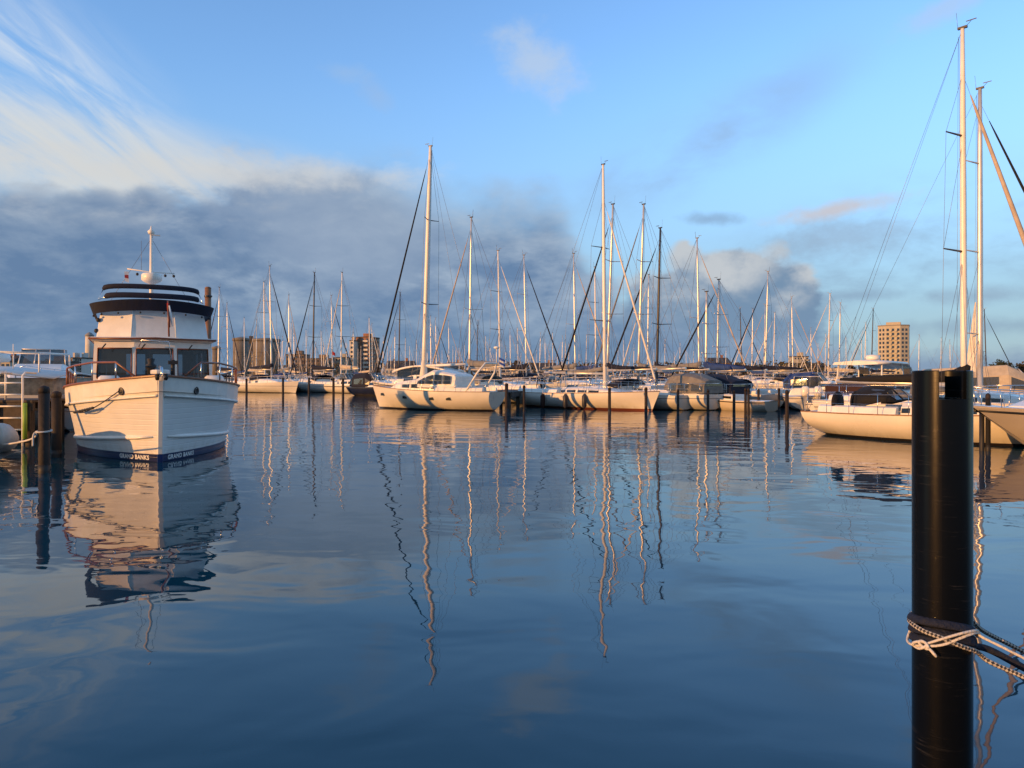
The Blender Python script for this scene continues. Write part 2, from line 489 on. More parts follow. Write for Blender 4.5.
def sailboat(name, label, group, L=10.5, B=3.3, mf=.42, mastH=12.5, fb=(1.1, .85), hull='white', hull_m=None, cover='navy_cloth', furl='navy_cloth',
             mast_m='alu', rake=1.5, boom=True, boom_z=.95, boom_len=.36, mast_r=.085, hood='navy_cloth', wire_r=.006, detail=1, stern_w=.72,
             spread=(.46, .72), tent=None, frac=.95, furl_r=.055, saloon=False, wheel=0, cabin_h=.42, boom_m=None, dense_rig=False, cover_k=1.0, hood_u=.40):
    r = empty(name, (0, 0, 0), 0, label, 'sailing boat', group)
    P, bs, zs, x0 = hull_fn(L, B, mf, fb[0], fb[1], stern_w)
    nu, ts = (22, [0, .12, .25, .36, .46, .56, .68, .8, .9, 1]) if detail else (12, [0, .2, .4, .6, .8, 1])
    us = [i / nu for i in range(nu + 1)]
    h = MB()
    rings = []
    for u in us:
        side = [P(u, t) for t in ts]
        rings.append([Vector((p.x, -p.y, p.z)) for p in reversed(side)] + side)
    h.loft(rings, closed=False, caps=False)
    n = len(rings[0])
    h.add(rings[0], [tuple(range(n))])                                                # transom
    hull_o = h.build('hull', hull_m or 'hull_white', r)
    for p in hull_o.data.polygons:
        if len(p.vertices) > 4: p.use_smooth = False
    d = MB(); rows = []
    for u in us:
        p = P(u, 1); e = max(0.0, p.y - .015)
        rows.append([Vector((p.x, y, p.z - .025 + .04 * (1 - (y / max(e, .01)) ** 2) * min(1, e))) for y in (-e, -e * .5, 0, e * .5, e)])
    d.loft(rows, closed=False, caps=False); d.build('deck', 'deck_grey', r)
    if detail:
        tr = MB()
        for sg in (1, -1):
            tr.tube([Vector((P(u, 1).x, sg * (P(u, 1).y - .01), P(u, 1).z + .012)) for u in us], .022, 6)
        tr.build('toe_rail', 'teak' if detail > 1 else 'alu', r)
    # coachroof
    cu = [.40, .44, .52, .60, .68, .74, .79]
    hh = [cabin_h, cabin_h * 1.02, cabin_h, cabin_h * .9, cabin_h * .72, cabin_h * .45, .03]
    cb = MB(); rings = []; side = []
    for u, ch in zip(cu, hh):
        w = min(bs(u) * .68, B * .31); p = P(u, 1); z0 = p.z - .03; x = p.x
        rings.append([Vector((x, -w, z0)), Vector((x, -w * .93, z0 + ch * .7)), Vector((x, -w * .78, z0 + ch)), Vector((x, 0, z0 + ch * 1.1)),
                      Vector((x, w * .78, z0 + ch)), Vector((x, w * .93, z0 + ch * .7)), Vector((x, w, z0))])
        side.append((x, w, z0, ch))
    cb.loft(rings, True, True, False)
    cab = cb.build('cabin', 'white_gel', r, bevel=.025 if detail else 0)
    for sg in (1, -1):
        for i in ((0, 1, 2, 3) if detail else (1,)):
            i2 = i + 1 if detail else i + 3
            (xa, wa, za, ca), (xb, wb, zb, cb_) = side[i], side[min(i2, 5)]
            f0, f1 = .22, .60
            m_ = MB(); q = []
            sh = (xb - xa) * .1
            for (x, w, z0, ch) in ((xa + sh, wa, za, ca), (xb - sh, wb, zb, cb_)):
                q += [Vector((x, sg * (w * (1 - .07 * f0 / .7) + .006), z0 + ch * f0)), Vector((x, sg * (w * (1 - .07 * f1 / .7) + .006), z0 + ch * f1))]
            a, b, c, e = q[0], q[2], q[3], q[1]
            if sg > 0: a, b, c, e = b, a, e, c
            m_.quadplate(a, b, c, e, .012)
            m_.build('window', 'cabin_glass', cab)
    # cockpit coaming
    zc = zs(.2)
    ck = MB()
    for sg in (1, -1):
        ck.loft([[Vector((P(u, 1).x, sg * (bs(u) * .62), zs(u) - .03)), Vector((P(u, 1).x, sg * (bs(u) * .62), zs(u) + .24)),
                  Vector((P(u, 1).x, sg * (bs(u) * .74), zs(u) + .2)), Vector((P(u, 1).x, sg * (bs(u) * .80), zs(u) - .03))] for u in (.06, .15, .25, .395)], True, True, False)
    ck.build('cockpit_coaming', 'white_gel', r, bevel=.02 if detail else 0)
    # mast with rake: everything aloft uses mp(h)
    zd = zs(1 - mf) + cabin_h * .75
    tr_ = math.tan(R(rake))
    mp = lambda z: Vector((-tr_ * (z - zd), 0, z))
    mz = MB(); zz = [zd - .1, zd + 2, mastH * .6, mastH * .85, mastH]
    rr = [mast_r, mast_r, mast_r * .95, mast_r * .8, mast_r * .6]
    mz.tube([mp(z) for z in zz], rr, 10 if detail else 7)
    mo = mz.build('mast', mast_m, r)
    sps = []
    for f in spread:
        z = mastH * f; w = B * .30 * (1.08 - f * .45)
        for sg in (1, -1):
            tip = mp(z) + Vector((-w * .32, sg * w, .04)); sps.append((sg, tip))
            MB().tube([mp(z), tip], [.032, .018], 6).build('spreader', 'alu_dark' if mast_m != 'alu' else 'alu', mo)
    th = MB()
    top = mp(mastH)
    th.box(top + Vector((0, 0, .03)), (.24, .08, .06))
    th.build('masthead', 'alu_dark', mo)
    an = MB(); an.tube([top + Vector((-.12, 0, .05)), top + Vector((-.16, 0, .5))], .005 if detail else .012, 5); an.build('antenna', 'wire', mo)
    wv = MB(); wv.tube([top + Vector((.1, 0, .05)), top + Vector((.22, 0, .16))], .007, 5).box(top + Vector((.22, 0, .175)), (.26, .012, .025)); wv.build('wind_vane', 'alu_dark', mo)
    # rigging
    rg = MB(); wr = wire_r
    chain = {sg: Vector((-.12, sg * (bs(1 - mf) * .97), zs(1 - mf))) for sg in (1, -1)}
    for sg in (1, -1):
        pts = [chain[sg]] + [t for g, t in sps if g == sg] + [mp(mastH * frac)]
        rg.tube(pts, wr, 5)
        rg.tube([chain[sg] + Vector((.12, 0, 0)), mp(mastH * spread[0] - .1)], wr, 5)
        rg.tube([chain[sg] + Vector((-.3, 0, 0)), mp(mastH * spread[0] - .1)], wr, 5)
        if dense_rig and len(spread) > 1:
            rg.tube([[t for g, t in sps if g == sg][0], mp(mastH * spread[1] - .1)], wr, 5)
    stern = P(0, 1); bow = P(1, 1)
    split = Vector((stern.x * .72, 0, mastH * .32))
    rg.tube([mp(mastH), split], wr, 5)
    for sg in (1, -1): rg.tube([split, Vector((stern.x + .1, sg * bs(0) * .8, stern.z))], wr, 5)
    fs0, fs1 = Vector((bow.x - .12, 0, bow.z + .1)), mp(mastH * frac)
    rg.tube([fs0, fs1], wr, 5)
    if boom: rg.tube([mp(mastH), Vector((-boom_len * L, 0, zd + boom_z))], wr * .8, 5)
    for k in range(2 if detail else 0):
        rg.tube([mp(mastH - .2) + Vector((-.1, .05 * (k - .5), 0)), mp(zd + .4) + Vector((-.12, .09 * (k - .5) * 4, 0))], wr * .8, 5)
    rg.build('rigging', 'wire', r)
    if furl:
        f = MB(); k = [.04, .06, .2, .45, .7, .88, .93]
        f.tube([fs0.lerp(fs1, q) for q in k], [furl_r * .5, furl_r, furl_r * 1.05, furl_r, furl_r * .8, furl_r * .55, furl_r * .25], 8)
        f.build('furled_sail', furl, r)
    if boom:
        zb = zd + boom_z; bx = -boom_len * L
        b = MB(); b.tube([Vector((-.1, 0, zb)), Vector((bx, 0, zb + .08))], [.075, .065], 8); b.build('boom', boom_m or 'alu', r)
        if cover:
            c = MB()
            ps = [Vector((.12, 0, zb + .55)), Vector((.06, 0, zb + .45)), Vector((-.2, 0, zb + .26)), Vector((bx * .3, 0, zb + .22 * cover_k)), Vector((bx * .6, 0, zb + .20 * cover_k)), Vector((bx * .97, 0, zb + .16 * cover_k))]
            c.tube([p + Vector((0, 0, .015 * math.sin(7 * i))) for i, p in enumerate(ps)], [q * cover_k for q in (.07, .15, .19, .175, .145, .08)], 10, squash=1.25)
            c.build('sail_cover', cover, r)
    if hood:
        hb = MB(); rings = []
        u0 = hood_u
        for fx, w, hz in ((.9, .60, .03), (.55, .64, .40), (0.1, .66, .58), (-.25, .66, .56)):
            x = P(u0, 1).x + fx; z0 = zs(u0) + .10 + (cabin_h * .75 if fx > .2 else cabin_h * .4)
            W = B / 2 * w
            rings.append([Vector((x, W * math.cos(a), z0 + hz * math.sin(a) ** .6)) for a in [math.pi * k / 10 for k in range(11)]])
        hb.loft(rings, closed=False, caps=False)
        ho = hb.build('spray_hood', hood, r)
        sol = ho.modifiers.new('thick', 'SOLIDIFY'); sol.thickness = .012
        if detail:
            for ra, rb, ia, ib in ((1, 2, 1, 3), (1, 2, 9, 7), (0, 1, 2, 4), (0, 1, 4, 6), (0, 1, 6, 8)):
                q = [rings[ra][ia], rings[rb][ia], rings[rb][ib], rings[ra][ib]]
                c_ = sum(q, Vector()) / 4
                ax = Vector((c_.x - .5, 0, c_.z - .35)); q = [c_ + (p - c_) * .82 + (c_ - ax).normalized() * .025 for p in q]
                MB().quadplate(*q, .004).build('window', 'clear_vinyl', ho)
    if tent:
        tb = MB(); rings = []
        for u, w, hz in ((.02, .78, .72), (.10, .84, 1.0), (.18, .86, 1.1), (.24, .80, 1.04), (.29, .66, .62)):
            x = P(u, 1).x; z0 = zs(u) + .05; W = bs(u) * w
            rings.append([Vector((x, W, z0)), Vector((x, W * .96, z0 + hz * .55)), Vector((x, W * .80, z0 + hz * .88)), Vector((x, W * .4, z0 + hz)), Vector((x, -W * .4, z0 + hz)),
                          Vector((x, -W * .80, z0 + hz * .88)), Vector((x, -W * .96, z0 + hz * .55)), Vector((x, -W, z0))])
        tb.loft(rings, True, True, False)
        to = tb.build('cockpit_tent', tent, r, bevel=.04)
        for sg in (1, -1):
            for i in (0, 1, 2):
                a, b = rings[i], rings[i + 1]
                ia, ib = (0, 1) if sg > 0 else (7, 6)
                q = [a[ia].lerp(a[ib], .22), b[ia].lerp(b[ib], .22), b[ia].lerp(b[ib], .95), a[ia].lerp(a[ib], .95)]
                s_ = q[1] - q[0]; q[0] += s_ * .1; q[3] += s_ * .1; q[1] -= s_ * .1; q[2] -= s_ * .1
                q = [p + Vector((0, sg * .012, 0)) for p in q]
                if sg > 0: q = [q[1], q[0], q[3], q[2]]
                MB().quadplate(*q, .006).build('window', 'clear_vinyl', to)
        a = rings[0]
        q = [p + Vector((-.014, 0, 0)) for p in (a[1].lerp(a[6], .1), a[1].lerp(a[6], .9), a[3].lerp(a[4], 1.4), a[3].lerp(a[4], -.4))]
        q[2].z -= .2; q[3].z -= .2
        MB().quadplate(q[1], q[0], q[3], q[2], .006).build('window', 'clear_vinyl', to)
    # rails
    rl = MB(); pr = .009 if detail == 2 else .012 if detail else .018
    uu = [.03, .12, .22, .34, .46, .58, .70, .82, .91]
    for sg in (1, -1):
        tops = []
        for u in uu:
            p = P(u, 1); q = Vector((p.x, sg * max(0, p.y - .06), p.z)); t = q + Vector((0, 0, .58)); tops.append(t)
            rl.tube([q, t], pr, 5)
        rl.tube(tops, pr * .5 if detail else pr * .7, 5)
        if detail: rl.tube([t - Vector((0, 0, .28)) for t in tops], pr * .45, 5)
        rl.tube([tops[-1], Vector((bow.x - .25, sg * .12, bow.z + .62)), Vector((bow.x + .05, 0, bow.z + .62))], pr, 6)
        rl.tube([Vector((bow.x - .25, sg * .12, bow.z + .62)), Vector((bow.x - .3, sg * .1, bow.z))], pr, 5)
    rl.tube([Vector((P(.03, 1).x, (P(.03, 1).y - .06), P(.03, 1).z + .58)), Vector((stern.x, 0, stern.z + .58)), Vector((P(.03, 1).x, -(P(.03, 1).y - .06), P(.03, 1).z + .58))], pr, 6)
    rl.build('railing', 'steel' if detail else 'alu', r)
    for k in range(wheel):
        yy = 0 if wheel == 1 else (k - .5) * bs(.15) * .9
        wx = P(.15, 1).x
        w = MB(); c = Vector((wx, yy, zs(.15) + .48))
        rim = [c + Vector((.06 * math.sin(a), .36 * math.cos(a), .36 * math.sin(a))) for a in [2 * math.pi * i / 24 for i in range(25)]]
        w.tube(rim, .022, 6)
        for i in range(0, 24, 4): w.tube([c, rim[i]], .01, 5)
        w.tube([c, c + Vector((.15, 0, -.6))], .06, 8)
        w.build('steering_wheel', 'black_cloth', r)
    r['_mast'] = mastH
    return r


def place(o, x, y, hx, hy, s=1.0):
    o.location = (x, y, 0); o.rotation_euler = (0, 0, rz_of(hx, hy)); o.scale = (s, s, s)


# ------------------------------------------------------------------ motor boats
def motorboat(name, label, group=None, L=9.0, B=3.1, fb=(1.25, .95), hull_m='hull_white', hardtop=False, arch=False, canvas=None, flybridge=False, outboards=0, rail=True, cat='motor boat',
              cabin_u=(.30, .72), cabin_h=.75, radar=False, rake=1.1, wscreen=True):
    """origin amidships on the waterline, x forward"""
    r = empty(name, (0, 0, 0), 0, label, cat, group)
    P, bs, zs, x0 = hull_fn(L, B, .5, fb[0], fb[1], .9, rake, .35, 0.0)
    us = [i / 18 for i in range(19)]; ts = [0, .18, .34, .5, .62, .74, .86, .93, 1]
    h = MB(); rings = []
    for u in us:
        side = [P(u, t) for t in ts]
        for k, p in enumerate(side):
            if ts[k] > .8: p.y += .03
        rings.append([Vector((p.x, -p.y, p.z)) for p in reversed(side)] + side)
    h.loft(rings, False, False); h.add(rings[0], [tuple(range(len(rings[0])))]); h.build('hull', hull_m, r)
    d = MB()
    d.loft([[Vector((P(u, 1).x, y * max(0, P(u, 1).y + .01), P(u, 1).z - .03 + .06 * (1 - y * y))) for y in (-1, -.5, 0, .5, 1)] for u in us], False, False)
    d.build('deck', 'white_gel', r)
    rub = MB()
    for sg in (1, -1): rub.tube([Vector((P(u, .9).x, sg * (P(u, .9).y + .04), P(u, .9).z)) for u in us], .03, 6)
    rub.build('rubbing_strake', 'rubber', r)
    ua, ub = cabin_u
    cs = [(ua, cabin_h), (ua + .02, cabin_h * 1.02), ((ua + ub) / 2, cabin_h), (ub - .12, cabin_h * .8), (ub, .08)]
    c = MB(); rings = []
    for u, ch in cs:
        W = min(bs(u) * .78, B * .38); z0 = zs(u) - .02; x = P(u, 1).x
        rings.append([Vector((x, -W, z0)), Vector((x, -W * .88, z0 + ch * .75)), Vector((x, -W * .7, z0 + ch)), Vector((x, W * .7, z0 + ch)), Vector((x, W * .88, z0 + ch * .75)), Vector((x, W, z0))])
    c.loft(rings, True, True, False); cab = c.build('cabin', 'white_gel', r, bevel=.04)
    for sg in (1, -1):
        for i in (1, 2):
            a, b = rings[i], rings[i + 1]; ia, ib = (5, 4) if sg > 0 else (0, 1)
            q = [a[ia].lerp(a[ib], .35), b[ia].lerp(b[ib], .35), b[ia].lerp(b[ib], .9), a[ia].lerp(a[ib], .9)]
            s_ = q[1] - q[0]; q[0] += s_ * .08; q[3] += s_ * .12; q[1] -= s_ * .1; q[2] -= s_ * .1
            q = [p + Vector((0, sg * .008, .002)) for p in q]
            if sg > 0: q = [q[1], q[0], q[3], q[2]]
            MB().quadplate(*q, .012).build('window', 'cabin_glass', cab)
    zt = zs(ua) + cabin_h; xt = P(ua, 1).x; W = min(bs(ua) * .78, B * .38)
    if wscreen:
        w = MB()
        w.loft([[Vector((xt + 1.0, y * W * .72, zt - .02)), Vector((xt + .45, y * W * .66, zt + .62))] for y in (-1, -.5, 0, .5, 1)], False, False)
        for sg in (1, -1): w.loft([[Vector((xt + 1.0, sg * W * .72, zt - .02)), Vector((xt + .45, sg * W * .66, zt + .62))], [Vector((xt - .1, sg * W * .8, zt - .02)), Vector((xt - .1, sg * W * .7, zt + .60))]], False, False)
        wo = w.build('windscreen', 'clear_vinyl', r); wo.modifiers.new('thick', 'SOLIDIFY').thickness = .012
        fr = MB()
        for y in (-1, -.33, .33, 1): fr.tube([Vector((xt + 1.0, y * W * .72, zt - .02)), Vector((xt + .45, y * W * .66, zt + .64))], .022, 6)
        fr.tube([Vector((xt - .1, -W * .7, zt + .62)), Vector((xt + .45, -W * .66, zt + .64)), Vector((xt + .45, W * .66, zt + .64)), Vector((xt - .1, W * .7, zt + .62))], .022, 6)
        fr.build('frame', 'alu', wo)
    if hardtop:
        t = MB()
        t.loft([[Vector((x, y * W * k, z)) for y, z in ((-1, zt + zz), (-.9, zt + zz + .1), (0, zt + zz + .16), (.9, zt + zz + .1), (1, zt + zz), (0, zt + zz - .03))] for x, k, zz in ((xt - 2.4, .85, 1.05), (xt - 1.2, .9, 1.1), (xt + .2, .88, 1.06), (xt + .7, .72, .9))], True, True)
        to = t.build('hardtop', 'white_gel', r)
        for sg in (1, -1):
            for (xa, za, xb, zb) in ((xt - 2.2, -.6, xt - 2.0, 1.05), (xt - .2, .0, xt - .3, 1.08), (xt + 1.0, 0, xt + .5, .95)):
                MB().tube([Vector((xa, sg * W * .86, zt + za)), Vector((xb, sg * W * .80, zt + zb))], .035, 6).build('post', 'white_paint', to)
        for sg in (1, -1):
            MB().quadplate(*[Vector((x, sg * W * k, zt + z)) for x, k, z in ((xt - .2, .84, .05), (xt + .9, .80, .05), (xt + .45, .79, .92), (xt - .25, .82, .98))], .01).build('window', 'cabin_glass', to)
    if flybridge:
        fbm = MB(); rings = []
        for x, k, z0, hz in ((xt - 1.6, .82, .55, .5), (xt + .2, .82, .55, .55), (xt + .9, .62, .55, .35)):
            rings.append([Vector((x, -W * k, zt + z0)), Vector((x, -W * k * 1.02, zt + z0 + hz)), Vector((x, W * k * 1.02, zt + z0 + hz)), Vector((x, W * k, zt + z0))])
        fbm.loft(rings, True, True, False).build('flybridge', 'white_gel', r, bevel=.05)
        mb = MB()
        mb.box((xt - .5, 0, zt + .28), (2.6, W * 1.62, .6)); mb.build('saloon', 'white_gel', r, bevel=.05)
    if arch:
        a = MB()
        pts = [Vector((xt - 1.5 - .5 * math.sin(q), W * 1.02 * math.cos(q), zs(ua) + .1 + 1.55 * math.sin(q) ** .6)) for q in [math.pi * k / 14 for k in range(15)]]
        a.tube(pts, .09, 8, squash=1.6); a.build('radar_arch', 'white_gel', r)
    if radar:
        rd = MB(); zr = zt + (1.25 if hardtop else 1.5)
        rd.lathe([(.02, zr), (.27, zr + .02), (.30, zr + .1), (.27, zr + .2), (.05, zr + .24)], 18, (xt - .9, 0, 0)); ro = rd.build('radar_dome', 'white_paint', r)
        MB().tube([Vector((xt - .9, 0, zr - .25)), Vector((xt - .9, 0, zr + .02))], .05, 8).build('pedestal', 'alu', ro)
    if canvas:
        k = MB(); rings = []
        for u, w, hz in ((.03, .84, .75), (.10, .86, 1.15), (ua, .84, 1.3), (ua + .09, .70, .85)):
            x = P(u, 1).x; z0 = zs(u) + .02; WW = min(bs(u) * w, B * .42)
            rings.append([Vector((x, WW, z0)), Vector((x, WW * .95, z0 + hz * .65)), Vector((x, WW * .7, z0 + hz)), Vector((x, -WW * .7, z0 + hz)), Vector((x, -WW * .95, z0 + hz * .65)), Vector((x, -WW, z0))])
        k.loft(rings, True, True, False); ko = k.build('canopy', canvas, r, bevel=.05)
        for sg in (1, -1):
            for i in (0, 1, 2):
                a, b = rings[i], rings[i + 1]; ia, ib = (0, 1) if sg > 0 else (5, 4)
                q = [a[ia].lerp(a[ib], .3), b[ia].lerp(b[ib], .3), b[ia].lerp(b[ib], .92), a[ia].lerp(a[ib], .92)]
                s_ = q[1] - q[0]; q[0] += s_ * .12; q[3] += s_ * .12; q[1] -= s_ * .12; q[2] -= s_ * .12
                q = [p + Vector((0, sg * .015, 0)) for p in q]
                if sg > 0: q = [q[1], q[0], q[3], q[2]]
                MB().quadplate(*q, .006).build('window', 'clear_vinyl', ko)
    if rail:
        rl = MB(); uu = [.35, .45, .55, .65, .75, .84, .92]
        for sg in (1, -1):
            tops = []
            for u in uu:
                p = P(u, 1); q = Vector((p.x, sg * max(.02, p.y - .05), p.z)); t = q + Vector((.06, 0, .42)); tops.append(t); rl.tube([q, t], .012, 6)
            rl.tube(tops + [Vector((P(1, 1).x - .05, 0, zs(1) + .45))], .014, 6)
        rl.build('railing', 'steel', r)
    for k in range(outboards):
        yy = (k - (outboards - 1) / 2) * .62; xs = P(0, 1).x - .22; zz = zs(0)
        o = MB(); o.loft([[Vector((xs + dx * sx, yy + dy * sy, zz + z)) for dx, dy in ((-1, -.7), (-.7, -1), (.7, -1), (1, -.7), (1, .7), (.7, 1), (-.7, 1), (-1, .7))] for z, sx, sy in ((.02, .2, .16), (.15, .26, .19), (.42, .26, .19), (.52, .2, .14), (.55, .1, .08))], True, True)
        oo = o.build('outboard_motor', 'white_gel', r)
        MB().loft([[Vector((xs + dx * sx, yy + dy * sy, zz + z)) for dx, dy in ((-1, -1), (1, -1), (1, 1), (-1, 1))] for z, sx, sy in ((.02, .14, .1), (-.5, .1, .05), (-1.2, .09, .03))], True, True, False).build('drive_leg', 'alu', oo)
    return r


# ------------------------------------------------------------------ the wooden-look trawler yacht
def trawler():
    hx, hy = Vector((.46, -.888)).normalized()
    r = empty('trawler_yacht', (-7.59, 16.0, 0), rz_of(hx, hy), 'white trawler yacht with navy canopy, flybridge canvas and scribed planked bow', 'motor yacht')
    L = 12.2
    STEM = lambda z: 0.30 * max(0, z) ** .9 - (0.25 if z < 0 else 0) * (-z)
    def b_w(d): return 1.93 * (1 - (1 - min(d / 4.3, 1)) ** 1.95) * (1 - .12 * max(0, (d - 6) / 6.2) ** 2) + .05
    def b_s(d): return 2.17 * (1 - (1 - min(d / 4.1, 1)) ** 2.25) * (1 - .10 * max(0, (d - 6) / 6.2) ** 2) + .06
    def z_s(d): return 1.84 - .42 * (1 - (1 - min(d / 8.5, 1)) ** 2.0)
    def z_k(d): return z_s(d) - .37
    def hullp(d, lev):
        """lev: below 0 underwater, 0..1 waterline to knuckle"""
        zk = z_k(d)
        if lev < 0: z = lev * .5; b = b_w(d) * (1 + lev * .3)
        else:
            z = lev * zk; t = lev ** 1.35; b = b_w(d) * (1 - t) + (b_s(d) - .05) * t
        return Vector((STEM(z) - d, b, z))
    ds = [0, .04, .12, .25, .45, .7, 1.0, 1.4, 1.9, 2.5, 3.2, 4, 5, 6.2, 7.6, 9, 10.6, L]
    levs = [-1, -.5, 0, .06, .12, .2, .3, .4, .5, .6, .7, .8, .9, 1]
    hm = hull_mat('trawler_paint', (.76, .76, .74), boot=(.008, .014, .07), boot_top=.175, planks=.115, rough=.3)
    h = MB(); rings = []
    for d in ds:
        s_ = [hullp(d, l) for l in levs]
        rings.append([Vector((p.x, -p.y, p.z)) for p in reversed(s_)] + s_)
    h.loft(rings, False, False); h.add(rings[-1], [tuple(range(len(rings[0])))]); h.add(rings[0], [tuple(range(len(rings[0])))])
    hull = h.build('hull', hm, r)
    # bulwark, slightly proud of the planking
    bw = MB(); rings = []
    def bul(d, f): z = z_k(d) + (z_s(d) - z_k(d)) * f; return Vector((STEM(z) - d + .02, b_s(d) + .015 * f + .01, z))
    for d in ds:
        a, b = bul(d, -.04), bul(d, 1)
        rings.append([a, b, b - Vector((0, .09 if b.y > .2 else b.y * .5, 0)), a - Vector((0, .10 if a.y > .2 else a.y * .5, 0))])
    for sg in (1, -1):
        bw.loft([[Vector((p.x, sg * p.y, p.z)) for p in q] for q in rings], True, True, False)
    bo = bw.build('bulwark', 'white_gel', r)
    cap = MB()
    for sg in (1, -1):
        cap.loft([[Vector((bul(d, 1).x + .03, sg * max(0, bul(d, 1).y + e), bul(d, 1).z + z)) for e, z in ((-.12, .004), (.045, .004), (.045, .05), (-.12, .05))] for d in ds], True, True, False)
    cap.build('cap_rail', 'mahogany', r, bevel=.01)
    kn = MB()
    for sg in (1, -1): kn.tube([Vector((hullp(d, 1).x + .02, sg * (b_s(d) + .01), z_k(d) - .02)) for d in ds], .028, 6)
    kn.build('rubbing_strake', 'white_gel', r)
    sr = MB()
    for sg in (1, -1):
        dd = [.12, .5, .9, 1.4, 1.9, 2.5, 3.2, 4, 5, 6]
        sr.tube([Vector((q.x, sg * (q.y + .02), q.z)) for q in (hullp(d, .30 + .02 * (4 - min(d, 4))) for d in dd)], [.02] + [.045] * 8 + [.02], 6)
    sr.build('spray_rail', 'white_gel', r)
    st = MB()
    st.loft([[Vector((STEM(z) + .05, y, z)) for y in (-.055, .055)] + [Vector((STEM(z) - .1, y, z)) for y in (.075, -.075)] for z in (-.3, .0, .178)], True, True, False)
    st.build('boot_stem', 'blue_hull_paint', r)
    st = MB()
    st.loft([[Vector((STEM(z) + .05, y, z)) for y in (-.055, .055)] + [Vector((STEM(z) - .1, y, z)) for y in (.075, -.075)] for z in (.178, .6, 1.0, 1.4, 1.78)], True, True, False)
    st.build('stem', 'white_gel', r, bevel=.012)
    dk = MB(); dk.loft([[Vector((bul(d, 1).x, y * bul(d, 1).y * .97, z_s(d) - .30)) for y in (-1, 0, 1)] for d in ds], False, False); dk.build('deck', 'teak', r)
    # name on both bows, in the dark boot stripe
    for sg in (1, -1):
        cu = bpy.data.curves.new('bow_lettering', 'FONT'); cu.body = 'GRAND BANKS'; cu.size = .135; cu.extrude = .002; cu.space_character = 1.08; cu.offset = .004
        ob = bpy.data.objects.new('tmp', cu); COL.objects.link(ob)
        me = bpy.data.meshes.new_from_object(ob.evaluated_get(bpy.context.evaluated_depsgraph_get())); bpy.data.objects.remove(ob)
        xs = [v.co.x for v in me.vertices]; w = max(xs) - min(xs); x_0 = min(xs)
        bmx = bmesh.new(); bmx.from_mesh(me)
        bmesh.ops.subdivide_edges(bmx, edges=[e for e in bmx.edges if e.calc_length() > .08], cuts=2)
        for v in bmx.verts:
            a = v.co.x - x_0
            d = (.24 + (w - a)) if sg < 0 else (.16 + a)        # starboard bow reads towards the stem, port bow away from it
            d *= .86
            p = hullp(d, 0.0); zz = .045 + v.co.y * 1.0
            lev = zz / z_k(d); q = hullp(d, max(0, lev))
            off = .012 + v.co.z
            q2 = hullp(d + .05, max(0, lev)); t = (q2 - q); nrm = Vector((-t.y, t.x, 0)).normalized(); nrm = nrm if nrm.y > 0 else -nrm
            q = q + nrm * off
            v.co = Vector((q.x, sg * q.y, q.z))
        bmesh.ops.recalc_face_normals(bmx, faces=bmx.faces)
        bmx.to_mesh(me); bmx.free()
        o = bpy.data.objects.new('bow_lettering', me); COL.objects.link(o); o.parent = hull
        me.materials.clear(); me.materials.append(MATS['flag_white'])
    # hawse holes
    for sg in (1, -1):
        d = 0.72; p = bul(d, .35); q = bul(d + .1, .35); t = (q - p); nrm = Vector((-t.y, t.x, 0)).normalized(); nrm = nrm if nrm.y > 0 else -nrm
        p = Vector((p.x, p.y * sg, p.z)); nrm = Vector((nrm.x, nrm.y * sg, 0))
        m = MB(); rot = nrm.to_track_quat('Z', 'Y').to_matrix()
        prof = [(.088, -.01), (.088, .018), (.058, .024), (.050, -.0)]
        m.loft([[p + rot @ Vector((a * math.cos(k * math.pi / 10), a * math.sin(k * math.pi / 10), z)) for k in range(20)] for a, z in prof], True, False)
        ho = m.build('hawse_ring', 'alu_dark', bo)
        m = MB(); m.loft([[p + rot @ Vector((a * math.cos(k * math.pi / 10), a * math.sin(k * math.pi / 10), z)) for k in range(20)] for a, z in ((.062, -.02), (.062, .008))], True, True)
        m.build('hawse_hole', 'rubber', bo)
    # deckhouse: faceted front with three windows
    xf = -3.55                                       # front face
    zb_, zt_ = 1.25, 2.74
    W = 1.62
    plan = lambda z, k=1.0: [Vector((xf - 6.2, -W * k, z)), Vector((xf - .34, -W * k, z)), Vector((xf, -.56 * k, z)), Vector((xf, .56 * k, z)), Vector((xf - .34, W * k, z)), Vector((xf - 6.2, W * k, z))]
    # walls are built as posts, sills and headers so that the windows are open to the cabin
    b0, b1 = plan(zb_), plan(zt_, .96)
    for p in b1: p.x -= .07
    zs0, zs1 = 1.80, 2.56
    def lerp_z(i, z): return b0[i].lerp(b1[i], (z - zb_) / (zt_ - zb_))
    house = MB()
    T = .07
    def panel(i, j, fa, fb_, z0, z1):
        a0, a1 = lerp_z(i, z0), lerp_z(i, z1); c0, c1 = lerp_z(j, z0), lerp_z(j, z1)
        house.quadplate(c0.lerp(a0, 1 - fb_), c0.lerp(a0, 1 - fa), c1.lerp(a1, 1 - fa), c1.lerp(a1, 1 - fb_), T)
    segs = [(1, 2, .10, .94), (2, 3, .055, .945), (3, 4, .06, .90)]
    for i, j, fa, fb_ in segs:
        panel(i, j, 0, 1, zb_, zs0); panel(i, j, 0, 1, zs1, zt_); panel(i, j, 0, fa, zs0, zs1); panel(i, j, fb_, 1, zs0, zs1)
    for i, j in ((0, 1), (4, 5)):
        panel(i, j, 0, 1, zb_, zs0); panel(i, j, 0, 1, zs1, zt_)
        wins = [(.04, .30), (.34, .62), (.66, .95)]
        edges = [0] + [q for w_ in wins for q in w_] + [1]
        for k in range(0, len(edges), 2): panel(i, j, edges[k], edges[k + 1], zs0, zs1)
